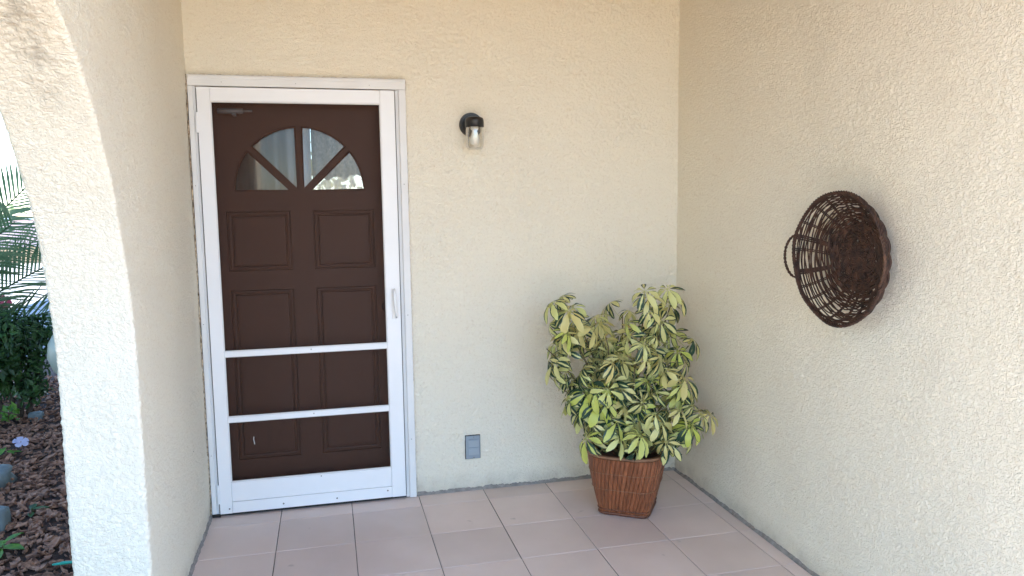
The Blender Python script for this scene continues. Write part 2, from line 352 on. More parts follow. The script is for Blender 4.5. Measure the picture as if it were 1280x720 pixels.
def tube_vf(path, rad, n=6, closed=False):
    """round tube along path; rad a number or a list"""
    path = [Vector(p) for p in path]; m = len(path)
    rad = [rad] * m if not hasattr(rad, '__len__') else rad
    V = []; prev = None
    for i, p in enumerate(path):
        a = path[(i - 1) % m] if (closed or i > 0) else p
        b = path[(i + 1) % m] if (closed or i < m - 1) else p
        t = (b - a)
        t = t.normalized() if t.length > 1e-9 else Vector((0, 0, 1))
        if prev is None:
            prev = t.orthogonal().normalized()
        prev = prev - t * prev.dot(t)
        prev = prev.normalized() if prev.length > 1e-6 else t.orthogonal().normalized()
        q = t.cross(prev)
        for k in range(n):
            an = 2 * math.pi * k / n
            V.append(p + (prev * math.cos(an) + q * math.sin(an)) * rad[i])
    F = []
    for i in range(m if closed else m - 1):
        j = (i + 1) % m
        for k in range(n):
            l = (k + 1) % n
            F.append((i * n + k, i * n + l, j * n + l, j * n + k))
    return V, F
def tubes_mesh(name, tubes):
    V = []; F = []
    for path, rad, n, closed in tubes:
        v, f = tube_vf(path, rad, n, closed); o = len(V); V += [tuple(x) for x in v]; F += [tuple(i + o for i in q) for q in f]
    return np_mesh(name, V, F)
def lathe_mesh(name, prof, n=24):
    """profile of (radius, z) turned about z"""
    h = len(prof); P = np.zeros((h, n, 3))
    for i, (r, z) in enumerate(prof):
        a = np.arange(n) * 2 * math.pi / n
        P[i, :, 0] = r * np.cos(a); P[i, :, 1] = r * np.sin(a); P[i, :, 2] = z
    return np_mesh(name, P.reshape(-1, 3), grid_faces(h, n, True))

# ------------------------------------------------------------------ setting: ground, floor
XL, XR, XO = -0.752, 1.628, -0.977      # inner left face, right face, outer left face
ZC = 2.74                                # ceiling height
def sheet(name, x0, x1, y0, y1, z, mat):
    me = np_mesh(name, [(x0, y0, z), (x1, y0, z), (x1, y1, z), (x0, y1, z)], [(0, 1, 2, 3)], False)
    return structure(link(name, me, mat))
sheet('ground', -250, 250, -250, 250, -0.16, 'earth')
sheet('pavement', -30, XO - 0.5, 5.2, 21.5, -0.115, 'concrete')
# the garden bed: gently uneven soil
nx, ny = 60, 110
gx = np.linspace(-5.2, XO + 0.02, nx); gy = np.linspace(-4.6, 5.2, ny)
X, Y = np.meshgrid(gx, gy)
bed_z = lambda x, y: -0.085 + 0.03 * perlin(np.stack([x * 1.3, y * 1.3, x * 0 + 2.2], 1))
Z = bed_z(X.ravel(), Y.ravel()).reshape(X.shape)
structure(link('garden_bed', np_mesh('garden_bed', np.stack([X, Y, Z], 2).reshape(-1, 3), grid_faces(ny, nx)), 'soil'))

TS, TX0, TY0 = 0.33, -0.4306, -0.1501
floor = structure(box('floor', (XO, -4.75, -0.14), (XR + 0.1, 0.12, -0.0035), 'grout'))
def tile_mesh(w, d):
    t = 0.0018; b = 0.0025
    bm = new_bm()
    lo = [bm.verts.new(p) for p in ((0, 0, -0.006), (w, 0, -0.006), (w, d, -0.006), (0, d, -0.006))]
    mi = [bm.verts.new(p) for p in ((0, 0, -t), (w, 0, -t), (w, d, -t), (0, d, -t))]
    up = [bm.verts.new(p) for p in ((b, b, 0), (w - b, b, 0), (w - b, d - b, 0), (b, d - b, 0))]
    for i in range(4):
        j = (i + 1) % 4
        bm.faces.new((lo[i], lo[j], mi[j], mi[i])); bm.faces.new((mi[i], mi[j], up[j], up[i]))
    bm.faces.new(up)
    me = bpy.data.meshes.new('tile'); bm.to_mesh(me); bm.free(); me.materials.append(M['tile']); return me
tcache = {}
xe = [XL] + [TX0 + k * TS for k in range(0, 7)] + [XR - 0.012]
ye = [-0.012] + [TY0 - j * TS for j in range(0, 14)]
for a in range(len(xe) - 1):
    for b in range(len(ye) - 1):
        gx_, gy_ = 0.0034, 0.0022
        w = round(xe[a + 1] - xe[a] - gx_, 4); d = round(ye[b] - ye[b + 1] - gy_, 4)
        if (w, d) not in tcache: tcache[(w, d)] = tile_mesh(w, d)
        o = link('tile', tcache[(w, d)], None, floor)
        o.location = (xe[a] + gx_ / 2 + random.uniform(-.0006, .0006), ye[b + 1] + gy_ / 2 + random.uniform(-.0005, .0005), random.uniform(-0.0006, 0.0004))

# ------------------------------------------------------------------ stucco walls
def wall_grid(P, keep=None, amp=0.0042, sign=1):
    h, w, _ = P.shape
    n = grid_normals(P) * sign
    p = P.reshape(-1, 3)
    V = p + n.reshape(-1, 3) * stucco_h(p, amp)[:, None]
    F = grid_faces(h, w)
    if keep is not None: F = F[keep.ravel()]
    if sign < 0: F = F[:, ::-1]
    return V, F
DX0, DX1, DZ1 = -0.752, 0.196, 2.022     # door opening
step = 0.0052
xs = np.concatenate([np.linspace(XL - 0.004, DX1, 60), np.linspace(DX1, XR + 0.006, int((XR - DX1) / step))[1:]])
zs = np.concatenate([np.linspace(-0.01, DZ1, int(DZ1 / step)), np.linspace(DZ1, ZC + 0.01, int((ZC - DZ1) / step))[1:]])
X, Zg = np.meshgrid(xs, zs)
keep = ~((0.5 * (X[:-1, :-1] + X[1:, 1:]) < DX1) & (0.5 * (Zg[:-1, :-1] + Zg[1:, 1:]) < DZ1))
V, F = wall_grid(np.stack([X, 0 * X, Zg], 2), keep)
back = tag(empty('stucco_wall', (0.4, 0, 0)), 'cream rough stucco back wall that holds the door and the lamp', 'wall', 'stucco walls of the porch')
def child(o, parent):
    o.parent = parent; o.matrix_parent_inverse = Matrix.Translation(parent.location).inverted() if parent.rotation_euler.z == 0 else parent.matrix_basis.inverted(); return o
child(link('wall_face', np_mesh('wall_face', V, F), 'stucco'), back)
core = new_bm()
add_box(core, (DX1, 0.006, 0), (XR, 0.2, ZC)); add_box(core, (XO, 0.0065, DZ1), (DX1, 0.2, ZC - 0.003))
child(bm_obj('wall_core', core, 'plain'), back)

right = tag(empty('stucco_wall', (XR, -2.0, 0)), 'pale stucco wall on the right carrying the wicker basket', 'wall', 'stucco walls of the porch')
ys = np.linspace(-2.4, 0.006, int(2.4 / step))
Yg, Zg = np.meshgrid(ys, np.linspace(-0.01, ZC + 0.01, int(ZC / step)))
V, F = wall_grid(np.stack([0 * Yg + XR, Yg, Zg], 2), None, 0.0016, -1)
child(link('wall_face', np_mesh('wall_face', V, F), 'stucco'), right)
child(box('wall_core', (XR + 0.008, -2.4, 0), (XR + 0.2, -0.0, ZC - 0.002), 'plain'), right)

left = tag(empty('stucco_wall', ((XL + XO) / 2, -2.4, 0)), 'left porch wall with rough white arched opening onto the garden', 'wall', 'stucco walls of the porch')
AY, AZ, AR = -2.375, 0.955, 1.165        # arch centre and radius
NV, NA = 210, 600
vz = np.linspace(-0.15, AZ, NV)
an = np.linspace(0, math.pi, NA + 2)[1:-1]
prof = np.concatenate([np.stack([np.full(NV, AY + AR), vz], 1), np.stack([AY + AR * np.cos(an), AZ + AR * np.sin(an)], 1), np.stack([np.full(60, AY - AR), np.linspace(AZ, -0.15, 60)], 1)])
outn = np.concatenate([np.tile([1.0, 0.0], (NV, 1)), np.stack([np.cos(an), np.sin(an)], 1), np.tile([-1.0, 0.0], (60, 1))])
# the matching outer boundary of the wall panel, walked in step with the opening
Ltop, Yend = ZC + 0.01, -3.75
npf = len(prof); bnd = np.zeros((npf, 2))
for i in range(npf):
    if i < NV: bnd[i] = (0.006, -0.15 + (1.30 + 0.15) * i / (NV - 1))
    elif i < npf - 60:
        t = (i - NV + 1) / float(NA)
        p = np.array([[0.006, 1.30], [0.006, Ltop], [Yend, Ltop], [Yend, 1.3]])
        u = t * 3
        bnd[i] = np.array([0.006, 1.30 + (Ltop - 1.3) * t / 0.28]) if t < 0.28 else (np.array([0.006 + (Yend - 0.006) * (t - 0.28) / 0.44, Ltop]) if t < 0.72 else np.array([Yend, Ltop + (1.3 - Ltop) * (t - 0.72) / 0.28]))
    else: bnd[i] = (Yend, 1.30 - (1.45) * (i - (npf - 60)) / 59)
rc = 0.011                                # soft edge radius
sec = []
NT = 150
tt = np.linspace(1, 0, NT) ** 1.15
for t in tt:                              # inner face, from the outer boundary to the edge
    q = (prof + outn * rc) * (1 - t) + bnd * t
    sec.append(np.stack([np.full(npf, XL), q[:, 0], q[:, 1]], 1))
for a in np.linspace(0, math.pi / 2, 6)[1:]:
    o = rc - rc * math.sin(a)
    q = prof + outn * o
    sec.append(np.stack([np.full(npf, XL - rc + rc * math.cos(a)), q[:, 0], q[:, 1]], 1))
for xx in np.linspace(XL - rc, XO + rc, 44)[1:]:
    sec.append(np.stack([np.full(npf, xx), prof[:, 0], prof[:, 1]], 1))
for a in np.linspace(0, math.pi / 2, 6)[1:]:
    o = rc - rc * math.cos(a)
    q = prof + outn * o
    sec.append(np.stack([np.full(npf, XO + rc - rc * math.sin(a)), q[:, 0], q[:, 1]], 1))
for t in np.linspace(0, 1, 22)[1:]:
    q = (prof + outn * rc) * (1 - t) + bnd * t
    sec.append(np.stack([np.full(npf, XO), q[:, 0], q[:, 1]], 1))
P = np.stack(sec, 0)
nrm = grid_normals(P)
tst = nrm[20, 60]                         # should point to +x on the inner face
sg = 1 if tst[0] > 0 else -1
V, F = wall_grid(P, None, 0.0032, sg)
child(link('arch_wall', np_mesh('arch_wall', V, F), 'stucco'), left)
child(box('side_shade_wall', (XO + 0.002, 0.0, -0.15), (XO + 0.06, 16.0, ZC - 0.004), 'plain'), left)  # unseen wall, lengthened past the house to keep sun off garden and pavement

# cement run at the foot of the walls
def mortar_strip(name, p0, p1, inward, parent, seed, hgt=0.016, wid=0.014):
    p0 = np.array(p0, float); p1 = np.array(p1, float); n = 160
    t = np.linspace(0, 1, n); c = p0 + (p1 - p0) * t[:, None]
    k = np.stack([t * 30, t * 0 + seed, t * 0], 1)
    hh = hgt * (1 + 1.2 * perlin(k) + 0.9 * perlin(k * 3.3)); ww = wid * (1 + 0.9 * perlin(k + 7.7) + 0.6 * perlin(k * 4.1))
    iw = np.array(inward, float)
    up = np.array([0, 0, 1.0])
    rows = [c - iw * 0.01 + up * (hh[:, None] + 0.004), c + iw * 0.004 + up * hh[:, None], c + iw * (0.3 * ww[:, None] + 0.003) + up * 0.55 * hh[:, None], c + iw * (ww[:, None] + 0.002) + up * 0.0008, c + iw * (ww[:, None] + 0.004) - up * 0.004]
    child(link(name, np_mesh(name, np.stack(rows, 0).reshape(-1, 3), grid_faces(5, n)), 'mortar'), parent)
mortar_strip('mortar_strip', (0.225, 0, 0), (XR, 0, 0), (0, -1, 0), back, 1.5, 0.012, 0.009)
mortar_strip('mortar_strip', (XR, 0, 0), (XR, -2.4, 0), (-1, 0, 0), right, 4.5, 0.009, 0.010)
mortar_strip('mortar_strip', (XL, -0.03, 0), (XL, -1.2, 0), (1, 0, 0), left, 8.5, 0.010, 0.007)

# roof with the porch ceiling beneath, and the rest of the house
roof = tag(empty('porch_roof', (1.0, -1.0, ZC)), 'flat porch roof with warm plastered ceiling above the entrance', 'roof')
child(box('ceiling', (XO - 1.1, -3.05, ZC), (XR + 0.2, 0.0, ZC + 0.05), 'ceil'), roof)  # unseen left eave widened to hold sky light off the arch reveal
child(box('roof_slab', (XO - 1.102, -3.1, ZC + 0.051), (XR + 0.202, 3.4, ZC + 0.25), 'plain'), roof)
child(box('roof_slab', (XR + 0.203, -2.5, ZC + 0.051), (7.0, 3.4, ZC + 0.249), 'plain'), roof)
house = tag(empty('house', (4, 2, 0)), 'plain plastered body of the house behind the porch walls', 'house')
child(box('front_wall', (XR + 0.201, -2.4, -0.1), (7.0, -2.2, ZC + 0.05), 'plain'), house)
child(box('end_wall', (6.8, -2.19, -0.1), (7.0, 3.2, ZC + 0.05), 'plain'), house)

# ------------------------------------------------------------------ room behind the door (seen through the fan window)
RY = 3.0
room = structure(empty('room', (0.3, 2, 0)))
rb = new_bm()
add_box(rb, (XO + 0.061, 0.2, -0.1), (2.4, 3.1, -0.02))
child(bm_obj('room_floor', rb, 'infloor'), room)
child(box('room_wall', (XO + 0.0605, 0.202, 0.0), (XO + 0.075, RY - 0.001, 2.49), 'inwall'), room)
child(box('room_ceiling', (XO + 0.062, 0.201, 2.5), (2.4, RY + 0.15, 2.58), 'inwall'), room)
child(box('room_wall', (2.4, 0.201, -0.1), (2.5, RY + 0.15, 2.63), 'inwall'), room)
wb = new_bm()
WX0, WX1, WZ0, WZ1 = -0.33, 1.5, 0.85, 2.15
add_box(wb, (XO + 0.063, RY, 0), (WX0, RY + 0.12, 2.5)); add_box(wb, (WX1, RY, 0), (2.4, RY + 0.12, 2.5))
add_box(wb, (WX0, RY + 0.001, 0), (WX1, RY + 0.119, WZ0)); add_box(wb, (WX0, RY + 0.001, WZ1), (WX1, RY + 0.119, 2.5))
child(bm_obj('room_wall', wb, 'inwall'), room)
def cloth(name, x0, x1, z0f, z1, y, amp, waves, mat, n=140, m=14):
    x = np.linspace(x0, x1, n); P = np.zeros((m, n, 3))
    for i in range(m):
        v = i / (m - 1)
        zb = np.array([z0f(a) for a in x])
        P[i, :, 0] = x; P[i, :, 1] = y + amp * np.sin((x - x0) / (x1 - x0) * waves * 2 * math.pi + 0.6 * np.sin(x * 9)) * (0.5 + 0.5 * (1 - v)); P[i, :, 2] = zb + (z1 - zb) * v
    return link(name, np_mesh(name, P.reshape(-1, 3), grid_faces(m, n)), mat)
tag(cloth('curtain', -0.90, -0.27, lambda a: 0.1, 2.3, RY - 0.10, 0.03, 6, 'curtain'), 'blue grey curtain seen through the left panes of the fan window', 'curtain')
tag(cloth('curtain', -0.262, 1.5, lambda a: 0.1, 2.3, RY - 0.08, 0.010, 24, 'sheer', 300), 'sheer pale curtain seen below the lace in the right fan pane', 'curtain')
tag(cloth('valance', -0.265, 1.5, lambda a: 1.665 + 0.035 * abs(math.sin(a * 22)) + 0.012 * math.sin(a * 9), 2.35, RY - 0.17, 0.02, 16, 'lace', 300), 'pale lace valance with scalloped hem seen through the door panes', 'valance')

# ------------------------------------------------------------------ door frame, screen door, entry door
fr = tag(empty('door_frame', (-0.27, 0, 0)), 'white painted trim frame around the entrance doors', 'door frame')
def frame_bar(name, lo, hi, step_lo, step_hi):
    bm = new_bm(); add_box(bm, lo, hi, 0.003); add_box(bm, step_lo, step_hi, 0.003)
    return child(bm_obj(name, bm, 'trim'), fr)
FX0, FX1, FZ = -0.7435, 0.218, 2.040
frame_bar('jamb', (FX0, -0.030, 0.002), (-0.722, 0.10, FZ - 0.05), (-0.724, -0.022, 0.002), (-0.711, 0.10, FZ - 0.0505))
frame_bar('jamb', (0.184, -0.030, 0.002), (FX1, 0.10, FZ - 0.05), (0.168, -0.018, 0.002), (0.186, 0.10, FZ - 0.0505))
frame_bar('head', (FX0, -0.032, FZ - 0.0495), (FX1, 0.10, FZ), (FX0 + 0.004, -0.037, FZ - 0.018), (FX1 - 0.004, 0.05, FZ - 0.004))
def ragged(name, pts, w, nrm, parent, seed):
    """broken bead of old sealant"""
    n = 140; pts = [np.array(p, float) for p in pts]; t = np.linspace(0, 1, n)
    c = pts[0] + (pts[1] - pts[0]) * t[:, None]
    k = np.stack([t * 40, t * 0 + seed, t * 0], 1)
    r = np.clip(w * (0.7 + 1.3 * perlin(k) + 0.8 * perlin(k * 3)), 0.0006, None)
    return child(link(name, tubes_mesh(name, [([tuple(x) for x in c], list(r), 6, False)]), 'sealant'), parent)
ragged('sealant_bead', [(XL + 0.004, -0.028, 0.01), (XL + 0.004, -0.026, FZ)], 0.0042, None, fr, 2.2)
ragged('sealant_bead', [(FX0, -0.006, FZ + 0.003), (FX1, -0.006, FZ + 0.002)], 0.0026, None, fr, 5.1)
ragged('sealant_bead', [(FX1 + 0.002, -0.004, 0.01), (FX1 + 0.002, -0.004, FZ)], 0.0018, None, fr, 9.4)
child(box('threshold', (FX0 + 0.002, -0.012, 0.0006), (FX1 - 0.003, 0.19, 0.011), 'dark'), fr)
child(box('bottom_block', (FX0 + 0.001, -0.036, 0.0012), (-0.706, -0.0302, 0.016), 'dark'), fr)

sdr = tag(empty('screen_door', (-0.27, -0.03, 0)), 'white aluminium screen door with dark insect mesh and two crossbars', 'screen door')
SX0, SX1, SZ0, SZ1 = -0.7075, 0.1645, 0.014, 1.986
GX0, GX1, GZ0, GZ1 = -0.652, 0.097, 0.163, 1.924
yF, yB = -0.034, -0.006
def sbox(name, lo, hi, mat='white', bevel=0.002): return child(box(name, lo, hi, mat, None, bevel), sdr)
sbox('stile', (SX0, yF, SZ0), (GX0, yB, SZ1)); sbox('stile', (GX1, yF, SZ0), (SX1, yB, SZ1))
sbox('top_rail', (GX0 + 0.0006, yF + 0.0005, GZ1), (GX1 - 0.0006, yB, SZ1 - 0.0008))
sbox('kick_panel', (GX0 + 0.0006, yF + 0.003, 0.070), (GX1 - 0.0006, yB, GZ0))
sbox('bottom_rail', (GX0 + 0.0006, yF + 0.0005, SZ0 + 0.001), (GX1 - 0.0006, yB, 0.0685))
for z in (0.775, 0.464): sbox('crossbar', (GX0 + 0.0003, yF + 0.004, z - 0.0115), (GX1 - 0.0003, yB - 0.003, z + 0.0115), 'white', 0.003)
sbox('sweep', (GX0, yF + 0.006, 0.006), (GX1, yF + 0.014, SZ0 + 0.0005), 'dark', 0.0)
for z0, z1 in ((0.163, 0.4525), (0.4755, 0.7635), (0.7865, 1.924)):
    me = np_mesh('insect_screen', [(GX0, -0.018, z0), (GX1, -0.018, z0), (GX1, -0.018, z1), (GX0, -0.018, z1)], [(0, 1, 2, 3)], False)
    child(link('insect_screen', me, 'mesh'), sdr)
    # bead that holds the mesh
    bm = new_bm()
    add_box(bm, (GX0, -0.024, z0), (GX0 + 0.004, -0.015, z1)); add_box(bm, (GX1 - 0.004, -0.024, z0), (GX1, -0.015, z1))
    add_box(bm, (GX0 + 0.004, -0.024, z0), (GX1 - 0.004, -0.015, z0 + 0.004)); add_box(bm, (GX0 + 0.004, -0.024, z1 - 0.004), (GX1 - 0.004, -0.015, z1))
    child(bm_obj('mesh_bead', bm, 'trim'), sdr)
def disc(name, c, r, mat, parent, depth=0.003):
    bm = new_bm(); bmesh.ops.create_cone(bm, cap_ends=True, segments=12, radius1=r, radius2=r * 0.7, depth=depth, matrix=Matrix.Translation(c) @ Matrix.Rotation(R(90), 4, 'X'))
    return child(bm_obj(name, bm, mat), parent)
for x in (-0.665, -0.42, -0.17, 0.075): disc('screw', (x, yF - 0.001, 0.037 if x < 0.07 else 0.05), 0.0042, 'screw', sdr)
for z in (0.775, 0.464): disc('screw', (-0.262, yF + 0.003, z + 0.003), 0.003, 'screw', sdr)
disc('screw', (-0.24, yF + 0.002, 0.155), 0.003, 'screw', sdr)
for z in (0.30, 0.92, 1.55): disc('screw', (0.199, -0.0312, z), 0.0024, 'screw', fr); disc('screw', (-0.733, -0.0312, z), 0.002, 'screw', fr)
for x in (-0.6, -0.28, 0.05): disc('screw', (x, -0.0330, FZ - 0.032), 0.0018, 'screw', fr)
# hinges: slim leaf lying over the gap and its dark shade strip
for z in (0.11, 1.83):
    bm = new_bm(); add_box(bm, (-0.7155, yF - 0.004, z - 0.045), (-0.7035, yF + 0.01, z + 0.045), 0.0025)
    child(bm_obj('hinge', bm, 'white'), sdr)
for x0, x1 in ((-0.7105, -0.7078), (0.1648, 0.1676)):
    child(box('gap_shade_strip', (x0, -0.029, 0.02), (x1, -0.01, 1.98), 'dark'), sdr)  # dark strip standing in for the shade in the gap on each side
# pull handle on the right stile
bm = new_bm(); add_box(bm, (0.124, yF - 0.006, 0.905), (0.148, yF - 0.0002, 1.055), 0.003)
hd = child(bm_obj('handle_plate', bm, 'white'), sdr)
hp = [(0.136, yF - 0.004, 1.043), (0.135, yF - 0.026, 1.038), (0.136, yF - 0.034, 1.015), (0.139, yF - 0.030, 0.96), (0.142, yF - 0.020, 0.918), (0.1425, yF - 0.005, 0.914)]
child(link('handle', tubes_mesh('handle', [(hp, [0.010, 0.010, 0.009, 0.008, 0.006, 0.006], 10, False)]), 'white'), sdr)
disc('screw', (0.1425, yF - 0.027, 0.916), 0.003, 'screw', sdr)
tp = [(-0.541, -0.0195, 0.373), (-0.5425, -0.021, 0.36), (-0.5400, -0.0205, 0.345), (-0.539, -0.0195, 0.336)]
child(link('mesh_snag', tubes_mesh('mesh_snag', [(tp, 0.0016, 5, False)]), 'white'), sdr)

ed = tag(empty('entry_door', (-0.28, 0.1, 0)), 'dark brown panelled entry door with a fan window behind the mesh', 'door')
EY = 0.075; CX, CZ, FR = -0.281, 1.529, 0.296
def clip(poly, nx_, nz_, d):
    out = []
    for i in range(len(poly)):
        a, b = poly[i], poly[(i + 1) % len(poly)]
        da = a[0] * nx_ + a[1] * nz_ - d; db = b[0] * nx_ + b[1] * nz_ - d
        if da >= 0: out.append(a)
        if da * db < 0:
            t = da / (da - db); out.append((a[0] + (b[0] - a[0]) * t, a[1] + (b[1] - a[1]) * t))
    return out
half = [(FR * math.cos(a), FR * math.sin(a)) for a in np.linspace(0, math.pi, 49)]
hw, oz = 0.0155, -0.030
sectors = []
for i, (a0, a1) in enumerate(((0, 45), (45, 90), (90, 135), (135, 180))):
    poly = half[:]
    if a0 > 0:
        n_ = (-math.sin(R(a0)), math.cos(R(a0))); poly = clip(poly, n_[0], n_[1], n_[1] * oz + hw)
    if a1 < 180:
        n_ = (math.sin(R(a1)), -math.cos(R(a1))); poly = clip(poly, n_[0], n_[1], n_[1] * oz + hw)
    sectors.append([(CX + x, CZ + z) for x, z in poly])
panels = [(-0.622, 1.150, -0.332, 1.433), (-0.230, 1.150, 0.058, 1.433), (-0.622, 0.235, -0.332, 1.062), (-0.230, 0.235, 0.058, 1.062)]
loops = [[(-0.715, 0.012), (0.172, 0.012), (0.172, 1.985), (-0.715, 1.985)]] + sectors + [[(a, b), (c, b), (c, d), (a, d)] for a, b, c, d in panels]
bm = new_bm(); es = []
for lp in loops:
    lp2 = [p for i, p in enumerate(lp) if math.dist(p, lp[i - 1]) > 1e-5]
    vs = [bm.verts.new((x, EY, z)) for x, z in lp2]
    for i in range(len(vs)): es.append(bm.edges.new((vs[i], vs[(i + 1) % len(vs)])))
bmesh.ops.triangle_fill(bm, use_beauty=True, use_dissolve=False, edges=es, normal=(0, -1, 0))
ret = bmesh.ops.extrude_face_region(bm, geom=bm.faces[:])
for v in ret['geom']:
    if isinstance(v, bmesh.types.BMVert): v.co.y += 0.042
child(bm_obj('door_slab', bm, 'door'), ed)
for a, b, c, d in panels:
    prof_ = [(0, 0.0), (0.0015, 0.010), (0.0045, 0.010), (0.007, 0.003), (0.014, 0.002), (0.021, 0.004), (0.023, 0.009), (0.0255, 0.009), (0.028, 0.002), (0.040, 0.001), (0.042, 0.001)]
    P = np.zeros((len(prof_), 4, 3))
    for i, (ins, dep) in enumerate(prof_):
        P[i] = [(a + ins, EY + dep, b + ins), (c - ins, EY + dep, b + ins), (c - ins, EY + dep, d - ins), (a + ins, EY + dep, d - ins)]
    Fq = np.concatenate([grid_faces(len(prof_), 4, True), [[(len(prof_) - 1) * 4 + k for k in range(4)]]])
    child(link('panel', np_mesh('panel', P.reshape(-1, 3), Fq, False), 'door'), ed)
for sc in sectors:
    me = bpy.data.meshes.new('pane'); n = len(sc)
    me.from_pydata([(x, EY + 0.022, z) for x, z in sc], [], [list(range(n))]); me.update()
    child(link('pane', me, 'glass'), ed)
    # moulded lip round the pane
    lip = [(x, EY - 0.001, z) for x, z in sc]
    child(link('pane_moulding', tubes_mesh('pane_moulding', [(lip, 0.0045, 6, True)]), 'door'), ed)
cl = tag(empty('door_closer', (-0.57, 0.05, 1.89)), 'grey cylinder door closer behind the mesh in the top left corner', 'door closer')
child(link('cylinder', tubes_mesh('cylinder', [([(-0.632, 0.03, 1.888), (-0.63, 0.03, 1.888), (-0.52, 0.03, 1.889), (-0.518, 0.03, 1.889)], [0.004, 0.013, 0.013, 0.004], 14, False)]), 'steel'), cl)
child(link('rod', tubes_mesh('rod', [([(-0.519, 0.03, 1.889), (-0.48, 0.03, 1.8895)], 0.005, 8, False)]), 'steel'), cl)
child(box('bracket', (-0.568, 0.018, 1.868), (-0.552, 0.074, 1.878), 'steel', None, 0.002), cl)
lk = new_bm()
bmesh.ops.create_uvsphere(lk, u_segments=16, v_segments=10, radius=0.028, matrix=Matrix.Translation((0.115, EY - 0.045, 0.955)))
bmesh.ops.create_cone(lk, cap_ends=True, segments=16, radius1=0.012, radius2=0.012, depth=0.05, matrix=Matrix.Translation((0.115, EY - 0.02, 0.955)) @ Matrix.Rotation(R(90), 4, 'X'))
bmesh.ops.create_cone(lk, cap_ends=True, segments=20, radius1=0.034, radius2=0.03, depth=0.008, matrix=Matrix.Translation((0.115, EY - 0.004, 0.955)) @ Matrix.Rotation(R(90), 4, 'X'))
child(bm_obj('knob', lk, 'black', None, True), ed)

# ------------------------------------------------------------------ wall lamp
lp = tag(empty('wall_lamp', (0.534, 0, 1.835)), 'small black wall lamp with clear glass jar right of the door', 'lamp')
bm = new_bm(); bmesh.ops.create_cone(bm, cap_ends=True, segments=40, radius1=0.060, radius2=0.054, depth=0.026, matrix=Matrix.Translation((0.534, -0.012, 1.834)) @ Matrix.Rotation(R(90), 4, 'X'))
bmesh.ops.bevel(bm, geom=[e for e in bm.edges if len(e.link_faces) == 2 and e.calc_face_angle(0) > 0.8], offset=0.005, segments=2, affect='EDGES')
child(bm_obj('back_plate', bm, 'black'), lp)
child(link('arm', tubes_mesh('arm', [([(0.534, -0.02, 1.838), (0.534, -0.055, 1.842), (0.534, -0.09, 1.840)], [0.016, 0.015, 0.02], 12, False)]), 'black'), lp)
LY = -0.088
o = link('cap', lathe_mesh('cap', [(0.0005, 0.022), (0.030, 0.021), (0.041, 0.016), (0.0445, 0.006), (0.045, -0.026), (0.042, -0.0265), (0.041, -0.004), (0.0005, -0.003)], 36), 'black'); o.location = (0.534, LY, 1.841); child(o, lp)
o = link('glass_jar', lathe_mesh('glass_jar', [(0.039, 0.0), (0.0415, -0.004), (0.0425, -0.02), (0.0425, -0.088), (0.040, -0.100), (0.033, -0.106), (0.0005, -0.107)], 36), 'jar'); o.location = (0.534, LY, 1.818); child(o, lp)
o = link('bulb_socket', lathe_mesh('bulb_socket', [(0.0005, 0.0), (0.019, 0.0), (0.019, -0.028), (0.015, -0.034), (0.0005, -0.034)], 20), 'bulb'); o.location = (0.534, LY, 1.835); child(o, lp)
o = link('bulb', lathe_mesh('bulb', [(0.012, -0.0), (0.014, -0.012), (0.021, -0.028), (0.024, -0.045), (0.021, -0.060), (0.011, -0.068), (0.0005, -0.070)], 20), 'bulb'); o.location = (0.534, LY, 1.800); child(o, lp)

# ------------------------------------------------------------------ switch plate low on the back wall
sw = tag(empty('outlet_plate', (0.510, 0, 0.225)), 'small blue grey outlet plate low on the wall beside the door', 'outlet')
child(box('plate', (0.474, -0.013, 0.166), (0.547, 0.004, 0.284), 'plate', None, 0.003), sw)
child(box('socket_cover', (0.487, -0.0165, 0.226), (0.541, -0.0132, 0.262), 'plate2', None, 0.0012), sw)
child(box('socket_cover', (0.487, -0.0165, 0.186), (0.541, -0.0132, 0.222), 'plate2', None, 0.0012), sw)
disc('screw', (0.514, -0.0145, 0.278), 0.003, 'screw', sw); disc('screw', (0.514, -0.0145, 0.172), 0.003, 'screw', sw)
child(box('gasket', (0.4715, -0.006, 0.1635), (0.5495, 0.003, 0.2865), 'dark', None, 0.001), sw)
child(box('hinge_bar', (0.489, -0.0185, 0.2625), (0.539, -0.0134, 0.267), 'plate', None, 0.001), sw)

# ------------------------------------------------------------------ wicker basket hung on the right wall
BC = Vector((XR - 0.012, -1.455, 1.250))          # centre of the base, against the wall
bk = tag(empty('wicker_basket', tuple(BC)), 'round dark brown wicker basket with loop handles hung on the wall', 'basket')
def bp_(r, d, a):   # radius, stand-off from the wall, angle
    return (BC.x - d, BC.y + r * math.cos(a) * 1.04, BC.z + r * math.sin(a) * 0.985)
RB, RT, DP = 0.098, 0.228, 0.098
def side(t):        # wall of the bowl: base edge -> rim
    return RB + (RT - RB) * (1 - (1 - t) ** 1.45), 0.012 + (DP - 0.012) * (t ** 1.5)
brng = random.Random(5)
# base: tight spiral weave over radial rods
tubes = []
for k in range(24):
    r = 0.006 + 0.0040 * k; n = 48; ph = brng.uniform(0, 6)
    tubes.append(([bp_(r, 0.012 + 0.0045 * math.sin(12 * a + (k % 2) * math.pi), a + ph) for a in [2 * math.pi * i / n for i in range(n)]], 0.0027, 5, True))
for k in range(12):
    a = math.pi * k / 12
    tubes.append(([bp_(RB, 0.012, a), bp_(0, 0.012, a), bp_(RB, 0.012, a + math.pi)], 0.003, 5, False))
child(link('base', tubes_mesh('base', tubes), 'wicker'), bk)
